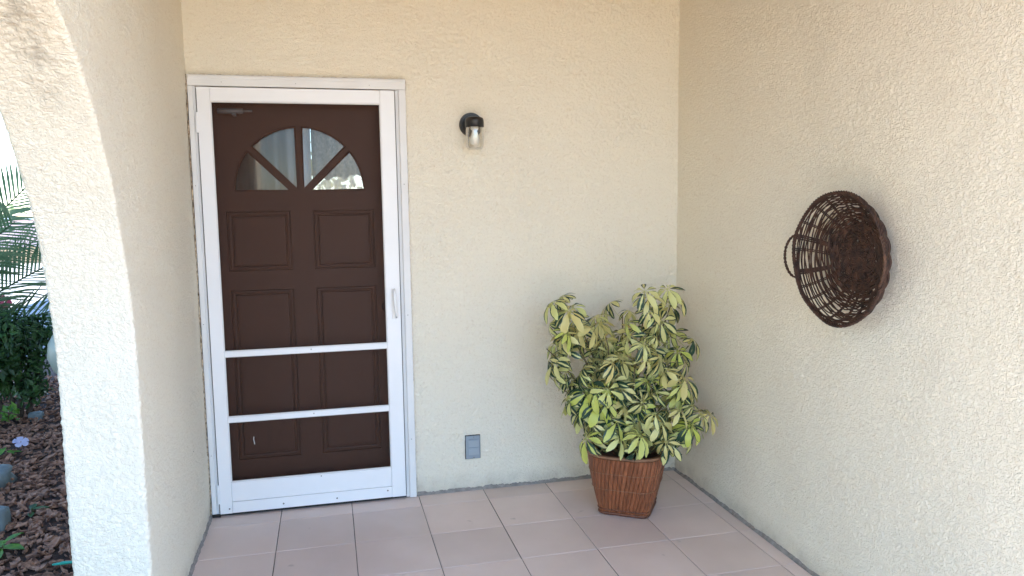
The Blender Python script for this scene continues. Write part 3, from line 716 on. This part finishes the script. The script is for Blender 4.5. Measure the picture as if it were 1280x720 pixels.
# stakes: rods in pairs that bend up from the base to the rim
NS = 22
sm = []
for k in range(NS):
    a0 = 2 * math.pi * k / NS + brng.uniform(-0.04, 0.04); tb = []
    for s in (-1, 1):
        pts = []
        for i in range(9):
            t = i / 8; r, d = side(t); pts.append(bp_(r, d, a0 + s * 0.018 * (0.12 / r) * 1.4 + 0.07 * t + 0.03 * math.sin(3 * t + k)))
        tb.append((pts, 0.0023, 5, False))
    child(link('stake', tubes_mesh('stake', tb), 'wicker'), bk)
# weavers: denser near the base, loose and irregular towards the rim
levels = [0.01, 0.03, 0.05, 0.065, 0.08, 0.095, 0.11, 0.14, 0.17, 0.21, 0.25, 0.29, 0.34, 0.39, 0.44, 0.50, 0.56, 0.62, 0.69, 0.76, 0.83, 0.90, 0.95]
for li, t in enumerate(levels):
    tb = []
    for q in range(2):
        n = NS * 6; ph = brng.uniform(0, 6.3); wob = brng.uniform(0.015, 0.05); pts = []
        for i in range(n):
            a = 2 * math.pi * i / n
            tt_ = t + wob * math.sin(2 * a + ph) + 0.5 * wob * math.sin(5 * a + ph * 2) + 0.012 * q
            r, d = side(min(max(tt_, 0.01), 0.98)); s = (1 if (li + q) % 2 else -1) * math.cos(a * NS / 2)
            pts.append(bp_(r + 0.0046 * s, d - 0.003 * s, a))
        tb.append((pts, 0.0022 + 0.0006 * brng.random(), 5, True))
    child(link('weaver', tubes_mesh('weaver', tb), 'wicker'), bk)
# braided rim
for s in range(3):
    n = 180; pts = []
    for i in range(n):
        a = 2 * math.pi * i / n; w = 36 * a + s * 2 * math.pi / 3
        wv = 0.0022 * math.sin(3 * a + 1) + 0.0012 * math.sin(7 * a)
        pts.append(bp_(RT + 0.002 + wv + 0.0042 * math.cos(w), DP + 0.0042 * math.sin(w) + wv, a))
    child(link('rim_strand', tubes_mesh('rim_strand', [(pts, 0.0036, 6, True)]), 'wicker'), bk)
# two loop handles
for sgn, mt in ((1, 'wicker'), (-1, 'wicker_tan')):
    tb = []
    for q in range(2):
        pts = []
        for i in range(25):
            t = i / 24; a = (t - 0.5) * 0.70; lift = math.sin(math.pi * t) ** 0.65
            base_a = a if sgn > 0 else math.pi + a
            r = RT + (0.056 * lift if sgn > 0 else 0.004 + 0.008 * lift)
            pts.append(bp_(r + 0.003 * math.cos(14 * t * math.pi + q * math.pi), DP + (0.004 if sgn > 0 else 0.010 - 0.05 * lift * 0) + 0.003 * math.sin(14 * t * math.pi + q * math.pi), base_a - 0.03))
        tb.append((pts, 0.0033, 6, False))
    child(link('handle', tubes_mesh('handle', tb), mt), bk)
# the rod pairs that carry each handle down into the side
for sgn in (1, -1):
    for da in (-0.32, 0.27):
        a0 = (0 if sgn > 0 else math.pi) + da
        tb = [([bp_(side(t)[0] + 0.005, side(t)[1] + 0.004, a0 + q * 0.035 + 0.03 * t) for t in (0.15, 0.4, 0.7, 1.0)], 0.003, 5, False) for q in (-1, 0, 1)]
        child(link('handle_root', tubes_mesh('handle_root', tb), 'wicker'), bk)
disc_n = new_bm(); bmesh.ops.create_cone(disc_n, cap_ends=True, segments=8, radius1=0.003, radius2=0.003, depth=0.03, matrix=Matrix.Translation((XR - 0.012, BC.y, BC.z + 0.06)) @ Matrix.Rotation(R(90), 4, 'Y'))
child(bm_obj('nail', disc_n, 'screw'), bk)

# ------------------------------------------------------------------ potted plant
PC = Vector((1.178, -0.430, 0.0)); PR = R(-34)
pp = tag(empty('potted_plant', tuple(PC), PR), 'variegated umbrella plant in red brown slatted pot in the corner', 'potted plant')
PH = 0.300
def rsq(hs, rad, n=96):
    """rounded square outline walked at even angles; returns points and outward normals"""
    out = []
    per = []
    c = hs - rad
    for q in range(4):
        for i in range(n // 4):
            t = i / (n // 4)
            # half straight, half corner
            per.append((q, t))
    for q, t in per:
        st = 2 * c; ar = math.pi / 2 * rad; L_ = st + ar; s = t * L_
        if s < st: x, y, nx2, ny2 = hs, -c + s, 1, 0
        else:
            a = (s - st) / rad; x, y, nx2, ny2 = c + rad * math.cos(a), c + rad * math.sin(a), math.cos(a), math.sin(a)
        ca, sa = math.cos(q * math.pi / 2), math.sin(q * math.pi / 2)
        out.append((x * ca - y * sa, x * sa + y * ca, nx2 * ca - ny2 * sa, nx2 * sa + ny2 * ca))
    return out
def pot_dim(z):   # half size and corner radius by height
    t = z / PH
    return 0.112 + 0.066 * t + 0.006 * math.sin(math.pi * t), 0.030 + 0.090 * t
NSL = 56
rows = [0.0, 0.012, 0.05, 0.10, 0.15, 0.20, 0.25, 0.285, PH]
# inner shell of the pot
P = np.array([[(x - nx2 * 0.006, y - ny2 * 0.006, z + 0.004) for x, y, nx2, ny2 in rsq(*pot_dim(z), 96)] for z in rows] + [[(x - nx2 * 0.016, y - ny2 * 0.016, z) for x, y, nx2, ny2 in rsq(*pot_dim(z), 96)] for z in (PH, 0.24)])
shell = np.concatenate([grid_faces(len(rows) + 2, 96, True)])
me = np_mesh('pot', P.reshape(-1, 3), shell); pot = link('pot', me, 'band', pp)
pot['label'] = 'red brown tapered square pot clad in thin slats'
for k in range(NSL):
    V = []; F = []
    i0 = k / NSL; prj = random.uniform(-0.0008, 0.0012)
    for z in rows[1:-1]:
        o4 = rsq(*pot_dim(z), NSL * 4)
        for j, off in ((0, -0.003), (0, 0.0), (1, 0.0014), (2, 0.0018), (3, 0.0014), (4, 0.0), (4, -0.004)):
            x, y, nx2, ny2 = o4[(k * 4 + j) % (NSL * 4)]
            x1, y1, _, _ = o4[(k * 4 + (0 if j < 2 else 4)) % (NSL * 4)]
            sh = 0.045 if j in (0, 4) else 0
            xm, ym, _, _ = o4[(k * 4 + 2) % (NSL * 4)]
            x += (xm - x) * sh; y += (ym - y) * sh
            V.append((x + nx2 * (off + prj), y + ny2 * (off + prj), z))
    m_ = len(rows) - 2
    link('slat', np_mesh('slat', V, grid_faces(m_, 7)), 'slat', pot)
def pot_band(z, rad, mat, out, name):
    pts = [(x + nx2 * out, y + ny2 * out, z + random.uniform(-0.0008, 0.0008)) for x, y, nx2, ny2 in rsq(*pot_dim(z), 96)]
    link(name, tubes_mesh(name, [(pts, rad, 6, True)]), mat, pot)
pot_band(PH - 0.004, 0.0075, 'rim', 0.001, 'rim')
pot_band(0.010, 0.0080, 'band', 0.0005, 'base_band'); pot_band(0.030, 0.0036, 'band', 0.0015, 'band')
for z in (0.135, 0.215): pot_band(z, 0.0016, 'rim', 0.0036, 'thin_band')
pts = rsq(0.158, 0.10, 48); me = bpy.data.meshes.new('soil')
me.from_pydata([(x, y, 0.262) for x, y, _, _ in pts] + [(0, 0, 0.272)], [], [(i, (i + 1) % 48, 48) for i in range(48)]); me.update(); link('soil', me, 'soil', pp)

# leaves: seven to nine leaflets on a stalk, drooping like an umbrella
def leaf_mesh(seed):
    r = random.Random(seed); V = []; F = []; UV = []; G = []
    nl = r.choice((6, 7, 7, 8, 8, 9)); gb = r.choice((-0.28, -0.20, -0.12, -0.05, 0.05, 0.22))
    open_ = r.uniform(0, 0.5)
    for i in range(nl):
        ph = -math.pi + 2 * math.pi * (i + 0.5) / nl + r.uniform(-0.12, 0.12)
        L_ = (0.056 + 0.034 * (0.5 + 0.5 * math.cos(ph))) * r.uniform(0.88, 1.12); W = L_ * r.uniform(0.165, 0.205)
        e0 = r.uniform(-0.62, -0.15) + 0.35 * open_; droop = r.uniform(0.5, 1.15) - 0.3 * open_
        g = gb + (r.uniform(0.0, 0.12) if r.random() < 0.78 else r.uniform(0.35, 0.9)) + (0.18 if abs(ph) > 2.1 else 0)
        st = 7; rad_ = 0.014; z = 0.0; tw = r.uniform(-0.35, 0.35)
        b0 = len(V)
        w_ = [0.10, 0.45, 0.80, 1.0, 1.0, 0.80, 0.22]
        for j in range(st):
            t = j / (st - 1)
            if j: 
                el = e0 - droop * t; rad_ += L_ / (st - 1) * math.cos(el); z += L_ / (st - 1) * math.sin(el)
            fold = 0.22
            for s, u in ((-1, 0.0), (-0.5, 0.25), (0, 0.5), (0.5, 0.75), (1, 1.0)):
                lat = s * W * w_[j]; zz = z + abs(lat) * fold + lat * tw * t
                V.append((rad_ * math.cos(ph) - lat * math.sin(ph), rad_ * math.sin(ph) + lat * math.cos(ph), zz)); UV.append((u, t)); G.append(g)
        for j in range(st - 1):
            for s in range(4):
                a = b0 + j * 5 + s; F.append((a, a + 1, a + 6, a + 5))
        # leaflet stalk
        v, f = tube_vf([(0, 0, 0), (0.014 * math.cos(ph), 0.014 * math.sin(ph), 0.001)], 0.0012, 3); o = len(V)
        V += [tuple(x) for x in v]; F += [tuple(k + o for k in q) for q in f]; UV += [(0.5, 0)] * len(v); G += [-0.1] * len(v)
    pl = 0.075 + 0.05 * r.random()
    v, f = tube_vf([(0, 0, 0.001), (0.004, 0.0, -pl * 0.5), (0, 0, -pl)], 0.0016, 4); o = len(V)
    V += [tuple(x) for x in v]; F += [tuple(k + o for k in q) for q in f]; UV += [(0.35, 0)] * len(v); G += [0.25] * len(v)
    me = np_mesh('leaf', V, F)
    uvl = me.uv_layers.new(name='UVMap'); li = np.zeros(len(me.loops), np.int32); me.loops.foreach_get('vertex_index', li)
    uvl.data.foreach_set('uv', np.array(UV, np.float32)[li].ravel())
    at = me.attributes.new('greenness', 'FLOAT', 'POINT'); at.data.foreach_set('value', np.array(G, np.float32))
    me.materials.append(M['leaf'])
    return me, pl
LM = [leaf_mesh(100 + i) for i in range(18)]
prng = random.Random(21)
Pinv = pp.matrix_basis.inverted()
# stem tips in the room (x, y, z) with where the leaves begin along the stem
stems = [((0.86, -0.40, 0.93), .34, 15), ((0.96, -0.30, 0.93), .40, 13), ((0.79, -0.42, 0.79), .40, 13), ((0.86, -0.46, 0.60), .40, 10), ((0.93, -0.50, 0.48), .40, 9), ((1.07, -0.22, 0.80), .4, 8), ((1.07, -0.42, 0.83), .30, 16), ((1.27, -0.42, 0.985), .30, 17),
         ((1.44, -0.33, 0.955), .34, 15), ((1.50, -0.40, 0.76), .35, 15), ((1.18, -0.55, 0.78), .25, 17), ((0.98, -0.55, 0.66), .30, 14), ((1.38, -0.60, 0.62), .25, 15),
         ((1.27, -0.66, 0.45), .30, 9), ((1.02, -0.56, 0.42), .35, 9), ((1.22, -0.25, 0.90), .40, 10), ((1.46, -0.50, 0.50), .35, 9),
         ((1.40, -0.64, 0.38), .40, 8), ((1.50, -0.52, 0.40), .5, 5), ((0.97, -0.58, 0.34), .5, 6), ((1.10, -0.63, 0.33), .55, 4), ((1.34, -0.66, 0.32), .55, 6), ((0.90, -0.42, 0.50), .45, 7)]
side_bias = Vector((-0.25, -0.75, 0))
for si, (tip, start, nlv) in enumerate(stems):
    tip = Vector(tip); a = 2 * math.pi * si / len(stems)
    root = PC + Vector((0.075 * math.cos(a), 0.075 * math.sin(a), 0.262))
    root = root.lerp(PC + Vector(((tip.x - PC.x) * 0.25, (tip.y - PC.y) * 0.25, 0.262)), 0.7)
    mid = root.lerp(tip, 0.5) + Vector((-(tip.x - PC.x) * 0.10, -(tip.y - PC.y) * 0.1, 0.05))
    def cv(t): return root * (1 - t) ** 2 + mid * 2 * t * (1 - t) + tip * t * t
    pts = [Pinv @ (cv(i / 10) + Vector((prng.uniform(-.004, .004), prng.uniform(-.004, .004), 0))) for i in range(11)]
    link('stem', tubes_mesh('stem', [(pts, [0.0075 - 0.005 * i / 10 for i in range(11)], 7, False)]), 'stem', pp)
    nlv = int(nlv * 0.80)
    for i in range(nlv):
        t = start + (1.0 - start) * (i + 0.5) / nlv
        p = cv(t)
        me, pl = LM[prng.randrange(len(LM))]
        for attempt in range(14):
            az = prng.uniform(0, 2 * math.pi)
            out = Vector((math.cos(az), math.sin(az), 0)) * 0.9 + side_bias * prng.uniform(0.2, 1.0)
            rad_out = Vector((p.x - PC.x, p.y - PC.y, 0)); out += rad_out * 1.1
            out.z = 0; out.normalize()
            upw = prng.uniform(0.25, 1.0) if i < nlv - 2 else prng.uniform(0.8, 1.6)
            ax = (out + Vector((0, 0, upw))).normalized()
            hub = p + ax * pl
            down = Vector((0, 0, -1)); xl = (down - ax * down.dot(ax))
            xl = xl.normalized() if xl.length > 0.05 else out
            reach = hub + xl * 0.10
            if max(hub.x, reach.x) < XR - 0.02 and max(hub.y, reach.y) < -0.02 and hub.x + 0.05 < XR and reach.z > 0.13: break
        yl = ax.cross(xl)
        spin = Matrix.Rotation(prng.uniform(-0.5, 0.5), 4, 'Z')
        mt = Matrix((( xl.x, yl.x, ax.x, hub.x), (xl.y, yl.y, ax.y, hub.y), (xl.z, yl.z, ax.z, hub.z), (0, 0, 0, 1)))
        o = link('leaf', me, None, pp)
        sc = prng.uniform(0.74, 1.14)
        o.matrix_basis = Pinv @ mt @ spin @ Matrix.Diagonal((sc, sc, 1, 1))

# ------------------------------------------------------------------ garden seen through the arch
# bark mulch: thousands of torn chips
nch = 13000
cx = -1.0 - 2.6 * rng.random(nch) ** 1.2; cy = -1.6 + 5.6 * rng.random(nch)
cz = bed_z(cx, cy)
tmpl = np.array([(-1, -.5, 0), (-.35, -1, 0), (.6, -.8, 0), (1, .1, 0), (.5, .9, 0), (-.6, .8, 0)], float)
Vs = []; Fs = []
for i in range(nch):
    L_ = 0.010 + 0.030 * rng.random() ** 1.6; W = L_ * (0.20 + 0.32 * rng.random()); T = 0.003 + 0.005 * rng.random()
    t2 = tmpl + rng.uniform(-.28, .28, tmpl.shape); t2[:, 2] = 0
    top = t2 * np.array([L_, W, 0]); top[:, 2] = T + rng.uniform(-.002, .002, 6); bot = t2 * np.array([L_ * .95, W * .9, 0]); bot[:, 2] = -T
    p = np.concatenate([top, bot])
    a, b, c = rng.uniform(0, 6.28), rng.normal(0, .42), rng.normal(0, .38)
    Rm = np.array(Matrix.Rotation(a, 3, 'Z') @ Matrix.Rotation(b, 3, 'X') @ Matrix.Rotation(c, 3, 'Y'))
    p = p @ Rm.T + np.array([cx[i], cy[i], cz[i] + 0.006 + 0.022 * rng.random()])
    o = i * 12; Vs.append(p)
    Fs += [(o, o + 1, o + 2, o + 3), (o, o + 3, o + 4, o + 5)] + [(o + k, o + 6 + k, o + 6 + (k + 1) % 6, o + (k + 1) % 6) for k in range(6)]
mu = link('bark_mulch', np_mesh('bark_mulch', np.concatenate(Vs), Fs, False), 'mulch')
mu['kind'] = 'stuff'; mu['label'] = 'reddish brown bark chip mulch covering the garden bed'; mu['category'] = 'mulch'

def stone(loc, s, label, seed):
    bm = new_bm(); bmesh.ops.create_icosphere(bm, subdivisions=3, radius=1)
    vs = np.array([v.co[:] for v in bm.verts]); vs = vs / ((np.abs(vs) ** 5).sum(1) ** 0.2)[:, None]
    for v, k in zip(bm.verts, vs): v.co = Vector(k)
    d = 0.8 + 0.35 * perlin(vs * 1.1 + seed) + 0.12 * perlin(vs * 3 + seed)
    for v, k in zip(bm.verts, d): v.co = Vector((max(-.8, min(.8, v.co.x * k)) * s[0], max(-.85, min(.85, v.co.y * k)) * s[1], max(-.7, min(.62, v.co.z * k)) * s[2]))
    o = bm_obj('garden_stone', bm, 'stone', None, True); o.location = loc; tag(o, label, 'stone', 'stones edging the bed'); return o
stone((-2.06, 0.95, -0.045), (0.15, 0.16, 0.10), 'rounded blue grey stone further back in the mulch', 3.1)
stone((-1.80, 0.28, -0.05), (0.11, 0.10, 0.13), 'squarish blue grey stone nearest the pier in the mulch', 8.7)
stone((-2.29, 2.42, -0.06), (0.06, 0.05, 0.06), 'small pale stone at the foot of the green shrub', 14.2)

def leaf_cloud(name, centres, n, size, mat, parent, seed, flat=0.0, aspect=0.5):
    """many small pointed leaves spread through overlapping clumps"""
    g = np.random.default_rng(seed); Vs = []; Fs = []
    w = np.array([c[3] ** 2 for c in centres]); w = w / w.sum()
    ids = g.choice(len(centres), n, p=w)
    for i in range(n):
        c = centres[ids[i]]; d = g.normal(size=3); d /= np.linalg.norm(d)
        p = np.array(c[:3]) + d * c[3] * (0.35 + 0.65 * g.random() ** 0.45) * np.array([1, 1, 0.85])
        a = d + g.normal(0, .5, 3) + np.array([0, 0, 0.5]); a /= np.linalg.norm(a)
        t = np.cross(a, g.normal(size=3)); t /= np.linalg.norm(t); b = np.cross(a, t)
        L_ = size * (0.6 + 0.8 * g.random()); W = L_ * aspect * 0.5
        o = len(Vs)
        Vs += [p, p + t * L_ * .45 + b * W + a * L_ * .04, p + t * L_ - a * L_ * .15, p + t * L_ * .45 - b * W + a * L_ * .04]
        Fs.append((o, o + 1, o + 2, o + 3))
    return child(link(name, np_mesh(name, Vs, Fs, False), mat), parent)
SH = Vector((-2.42, 2.45, -0.08))
sh = tag(empty('shrub', tuple(SH)), 'dense dark green shrub with thin trunks behind the white pier', 'shrub')
cen = [(-2.42 + dx, 2.45 + dy, z - 0.09, r) for dx, dy, z, r in ((0, 0, .62, .25), (-.25, .05, .66, .22), (.16, .1, .60, .20), (-.45, .0, .62, .22), (-.1, -.1, .45, .2), (.05, .05, .38, .16), (-.35, .1, .48, .18), (-.65, .05, .6, .22), (.1, .0, .24, .12), (-.12, .05, .26, .12))]
leaf_cloud('crown', cen, 5200, 0.055, 'shrub', sh, 4)
for k, (dx, dy, h) in enumerate(((0.03, 0, .55), (-.05, .02, .6), (.10, .03, .5), (-.12, -.02, .55), (0.0, .05, .5))):
    pts = [(SH.x + dx * .5, SH.y + dy, -0.1), (SH.x + dx, SH.y + dy * 2, .15), (SH.x + dx * 2.2, SH.y + dy * 3, h)]
    child(link('trunk', tubes_mesh('trunk', [(pts, [.022, .017, .008], 7, False)]), 'bark'), sh)
SB = Vector((-3.28, 3.0, -0.08))
s2 = tag(empty('flowering_shrub', tuple(SB)), 'small leafy shrub with one pink flower at the left edge', 'shrub')
leaf_cloud('crown', [(-2.70, 2.88, .68, .13), (-3.20, 3.0, .72, .22), (-3.5, 3.05, .7, .28), (-3.45, 3.0, .45, .25)], 2200, 0.06, 'shrub', s2, 9)
child(link('trunk', tubes_mesh('trunk', [([(-3.45, 3.0, -.1), (-3.47, 3.0, .3), (-3.4, 3.0, .7)], [.02, .016, .01], 6, False)]), 'bark'), s2)

def flower(loc, r, n, mat, face, name, seed):
    g = random.Random(seed); V = []; F = []
    fz = Vector(face).normalized(); fx = fz.orthogonal().normalized(); fy = fz.cross(fx)
    for i in range(n):
        a = 2 * math.pi * i / n + g.uniform(-.1, .1)
        o = len(V); d = fx * math.cos(a) + fy * math.sin(a); s = fz.cross(d)
        for (t, w, h) in ((0.08, .08, 0), (.5, .36, .12), (.85, .46, .10), (1.05, .2, -.02)):
            for q in (-1, 1): V.append(tuple(Vector(loc) + (d * t + s * w * q + fz * h) * r))
        F += [(o, o + 1, o + 3, o + 2), (o + 2, o + 3, o + 5, o + 4), (o + 4, o + 5, o + 7, o + 6)]
    return link(name, np_mesh(name, V, F), mat)
child(flower((-2.560, 2.76, 0.765), 0.050, 6, 'pinkpetal', (0.3, -0.8, 0.3), 'flower', 2), s2)
pw = tag(empty('flower_plant', (-2.10, 1.60, -0.08)), 'low plant with one pale lilac flower in the mulch', 'flower')
child(flower((-2.10, 1.58, -0.005), 0.044, 5, 'petal', (0.3, -0.45, 0.85), 'flower', 3), pw)
def sprig(root, leaves, seed, parent, mat='seedling'):
    g = random.Random(seed); V = []; F = []
    for (dx, dy, dz, L_, az, el) in leaves:
        p = Vector(root) + Vector((dx, dy, dz)); d = Vector((math.cos(az) * math.cos(el), math.sin(az) * math.cos(el), math.sin(el))); s = d.cross(Vector((0, 0, 1))).normalized(); u = s.cross(d); o = len(V)
        for t, w in ((0, .04), (.3, .22), (.6, .25), (.85, .13), (1, .01)):
            for q in (-1, 0, 1): V.append(tuple(p + d * L_ * t + s * L_ * w * q + u * (L_ * (0.06 * abs(q)) - L_ * .25 * t * t)))
        for j in range(4):
            for q in range(2): a = o + j * 3 + q; F.append((a, a + 1, a + 4, a + 3))
    child(link('leaves', np_mesh('leaves', V, F), mat), parent)
    child(link('stem', tubes_mesh('stem', [([tuple(Vector(root) + Vector((0, 0, -.02))), tuple(Vector(root) + Vector((0.005, 0, .04)))], .003, 5, False)]), 'stem', None), parent)
sprig((-2.16, 1.52, -0.07), [(0, 0, .05, .09, 4.2, -.3), (0, 0, .03, .07, 5.6, .1), (-.03, 0, .04, .08, 3.0, .2), (.02, 0, .02, .06, .3, .1)], 1, pw)
sg_ = tag(empty('seedling', (-1.62, -0.05, -0.07)), 'bright green seedling growing in the mulch near the square stone', 'plant')
sprig((-1.62, -0.05, -0.06), [(0, 0, .03, .11, 5.9, .2), (0, 0, .02, .10, 4.6, -.1), (0, 0, .02, .09, 3.4, .2), (.01, 0, .05, .08, .6, .5), (0, 0, .03, .09, 2.0, .2)], 2, sg_)
s3 = tag(empty('seedling', (-1.66, 0.42, -0.07)), 'dull green sprout between the square stone and the pier', 'plant')
sprig((-1.66, 0.42, -0.07), [(0, 0, .03, .08, .2, .2), (0, 0, .03, .07, 1.6, .3), (0, 0, .02, .06, 5.0, .1)], 5, s3, 'shrub')
# yellow-green low growth at the foot of the shrub
lg = tag(empty('ground_plant', (-2.75, 2.2, -0.08)), 'low yellow green plant spreading at the foot of the shrub', 'plant')
leaf_cloud('leaves', [(-2.55, 2.15, -.02, .10), (-2.75, 2.2, .0, .14), (-2.95, 2.1, .02, .16), (-2.4, 2.25, .03, .07)], 420, 0.055, 'seedling', lg, 31)
tw = tag(empty('twig', (-2.4, 2.1, -0.06)), 'bare dry twigs leaning out of the shrub over the mulch', 'twig')
child(link('twig_stem', tubes_mesh('twig_stem', [([(-2.30, 2.15, 0.03), (-2.5, 2.05, .13), (-2.75, 2.0, .30)], [.004, .005, .004], 5, False), ([(-2.5, 2.05, .13), (-2.62, 2.0, .12), (-2.72, 1.95, .16)], .003, 5, False)]), 'bark'), tw)
# pale garden globe half hidden by the pier
gl = tag(empty('garden_lamp', (-1.818, 1.75, -0.08)), 'pale rounded garden lamp half hidden behind the white pier', 'lamp')
o = link('globe', lathe_mesh('globe', [(.02, 0), (.05, .01), (.115, .08), (.145, .17), (.135, .26), (.09, .34), (.04, .375), (.001, .38)], 28), 'globe'); o.location = (-1.818, 1.75, .33); child(o, gl)
o = link('post', lathe_mesh('post', [(.05, 0), (.05, .02), (.018, .04), (.018, .36), (.03, .38), (.03, .42)], 14), 'black'); o.location = (-1.818, 1.75, -.09); child(o, gl)
te = link('plastic_tag', tubes_mesh('plastic_tag', [([(-1.36, -0.24, -0.052), (-1.32, -0.245, -0.047), (-1.25, -0.25, -0.045)], [.004, .008, .005], 6, False)]), 'teal'); tag(te, 'small teal plastic piece lying in the mulch against the pier', 'plastic piece')

# young palm, its trunk left of the picture, fronds reaching in
PT = Vector((-3.30, 2.6, -0.08))
pm = tag(empty('palm_tree', tuple(PT)), 'young palm with spiky grey green fronds beyond the arch', 'palm')
zt = np.linspace(0, 0.42, 10)
child(link('trunk', tubes_mesh('trunk', [([(PT.x, PT.y, -.1 + z) for z in zt], [.15 + .02 * (i % 2) - .06 * z for i, z in enumerate(zt)], 12, False)]), 'bark'), pm)
def frond(az, el, L_, seed, bend=0.35):
    g = random.Random(seed); tws = g.choice((-1, 1)) * g.uniform(0.55, 1.0); n = 27; base = Vector((PT.x, PT.y, 0.28)); pts = []; p = base.copy(); e = el
    for i in range(n + 1):
        pts.append(p.copy()); e = el - bend * (i / n) ** 1.3
        p = p + Vector((math.cos(az) * math.cos(e), math.sin(az) * math.cos(e), math.sin(e))) * (L_ / n)
    V, F = tube_vf(pts, [0.012 - 0.009 * i / n for i in range(n + 1)], 5); V = [tuple(v) for v in V]
    for i in range(4, n):
      for h in (0, 0.5):
        c = pts[i].lerp(pts[i + 1], h); t = (pts[i + 1] - pts[i]).normalized(); s = t.cross(Vector((0, 0, 1))).normalized(); u = s.cross(t)
        s, u = s * math.cos(tws) + u * math.sin(tws), u * math.cos(tws) - s * math.sin(tws)
        ll = 0.46 * math.sin(math.pi * (0.2 + 0.6 * i / n)) * g.uniform(.85, 1.1)
        for q in (-1, 1):
            d = (t * 0.75 + s * q * 0.85 + u * g.uniform(0.0, 0.35)).normalized(); wv = d.cross(u).normalized() * 0.0105
            a, b, e2 = c, c + d * ll * .5 + Vector((0, 0, -.01)), c + d * ll + Vector((0, 0, -.10 * ll - g.uniform(0, .05))); o = len(V)
            V += [tuple(a - wv * .5), tuple(a + wv * .5), tuple(b + wv), tuple(b - wv), tuple(e2 + wv * .1), tuple(e2 - wv * .1)]; F += [(o, o + 1, o + 2, o + 3), (o + 3, o + 2, o + 4, o + 5)]
    child(link('frond', np_mesh('frond', V, F, False), 'palm'), pm)
for k, (az, el, L_) in enumerate(((-0.05, 0.70, 1.75), (0.12, 1.06, 1.95), (-0.3, 1.25, 2.2), (-0.5, 0.85, 1.7), (0.8, 0.8, 1.8), (-1.0, 1.15, 1.9), (1.3, 0.9, 1.8), (1.9, 1.2, 2.0), (2.6, 0.7, 1.8), (3.2, 1.0, 1.8), (3.9, 0.8, 1.8), (4.5, 1.1, 1.9), (5.0, 0.7, 1.7), (0.25, 0.45, 1.5))):
    frond(az, el, L_, 60 + k)

# hedge added out of view to cut the sky light through the arch
hl = tag(empty('added_shade_hedge', (-4.6, -3.5, -0.1)), 'added unseen hedge that blocks light beside the garden bed', 'hedge')
leaf_cloud('foliage', [(-4.6 + 0.15 * math.sin(y * 3), y, z, .55) for y in np.arange(-9.0, 1.6, 0.6) for z in (.3, 1.0, 1.7, 2.4, 3.1, 3.6)], 11000, 0.16, 'shrub', hl, 52)
for y in np.arange(-8.7, 1.4, 0.9): child(link('trunk', tubes_mesh('trunk', [([(-4.6, y, -.15), (-4.6, y, 2.6)], .04, 6, False)]), 'bark'), hl)

# across the street
bw_ = tag(empty('boundary_wall', (-12, 21.8, -0.1)), 'low ochre and pink wall across the pavement behind the palm', 'wall')
child(box('base_course', (-30, 21.6, -0.16), (-2, 22.0, 0.36), 'ochre'), bw_)
child(box('upper_wall', (-30, 21.7, 0.361), (-2, 21.95, 1.15), 'pinkwall'), bw_)
child(box('coping', (-30, 21.65, 1.151), (-2, 22.0, 1.22), 'trim'), bw_)
def far_tree(x, y, h, r, seed, label):
    t = tag(empty('far_tree', (x, y, -0.15)), label, 'tree', 'trees across the street')
    g = random.Random(seed)
    child(link('trunk', tubes_mesh('trunk', [([(x, y, -.15), (x + .1, y, h * .4), (x, y, h * .7)], [.16, .12, .06], 7, False)]), 'bark'), t)
    leaf_cloud('crown', [(x + g.uniform(-r, r) * .6, y + g.uniform(-r, r) * .6, h * .7 + g.uniform(-.3, .4) * r, r * .5) for _ in range(8)], 1800, 0.22, 'shrub', t, seed)
far_tree(-16.5, 30, 4.2, 1.8, 41, 'broad green tree left beyond the boundary wall')

# sunlit hedge beyond the room's far window
hg = tag(empty('hedge', (1.5, 5.6, -0.1)), 'sunlit yellow green hedge seen through the far curtained window', 'hedge')
leaf_cloud('foliage', [(x, 5.6 + 0.2 * math.sin(x * 5), z, .5) for x in np.linspace(-0.3, 3.4, 8) for z in (.4, 1.1, 1.7, 2.2)], 5000, 0.12, 'hedge', hg, 77)
for x in np.linspace(-0.2, 3.2, 6): child(link('trunk', tubes_mesh('trunk', [([(x, 5.6, -.15), (x, 5.6, 1.5)], .03, 6, False)]), 'bark'), hg)
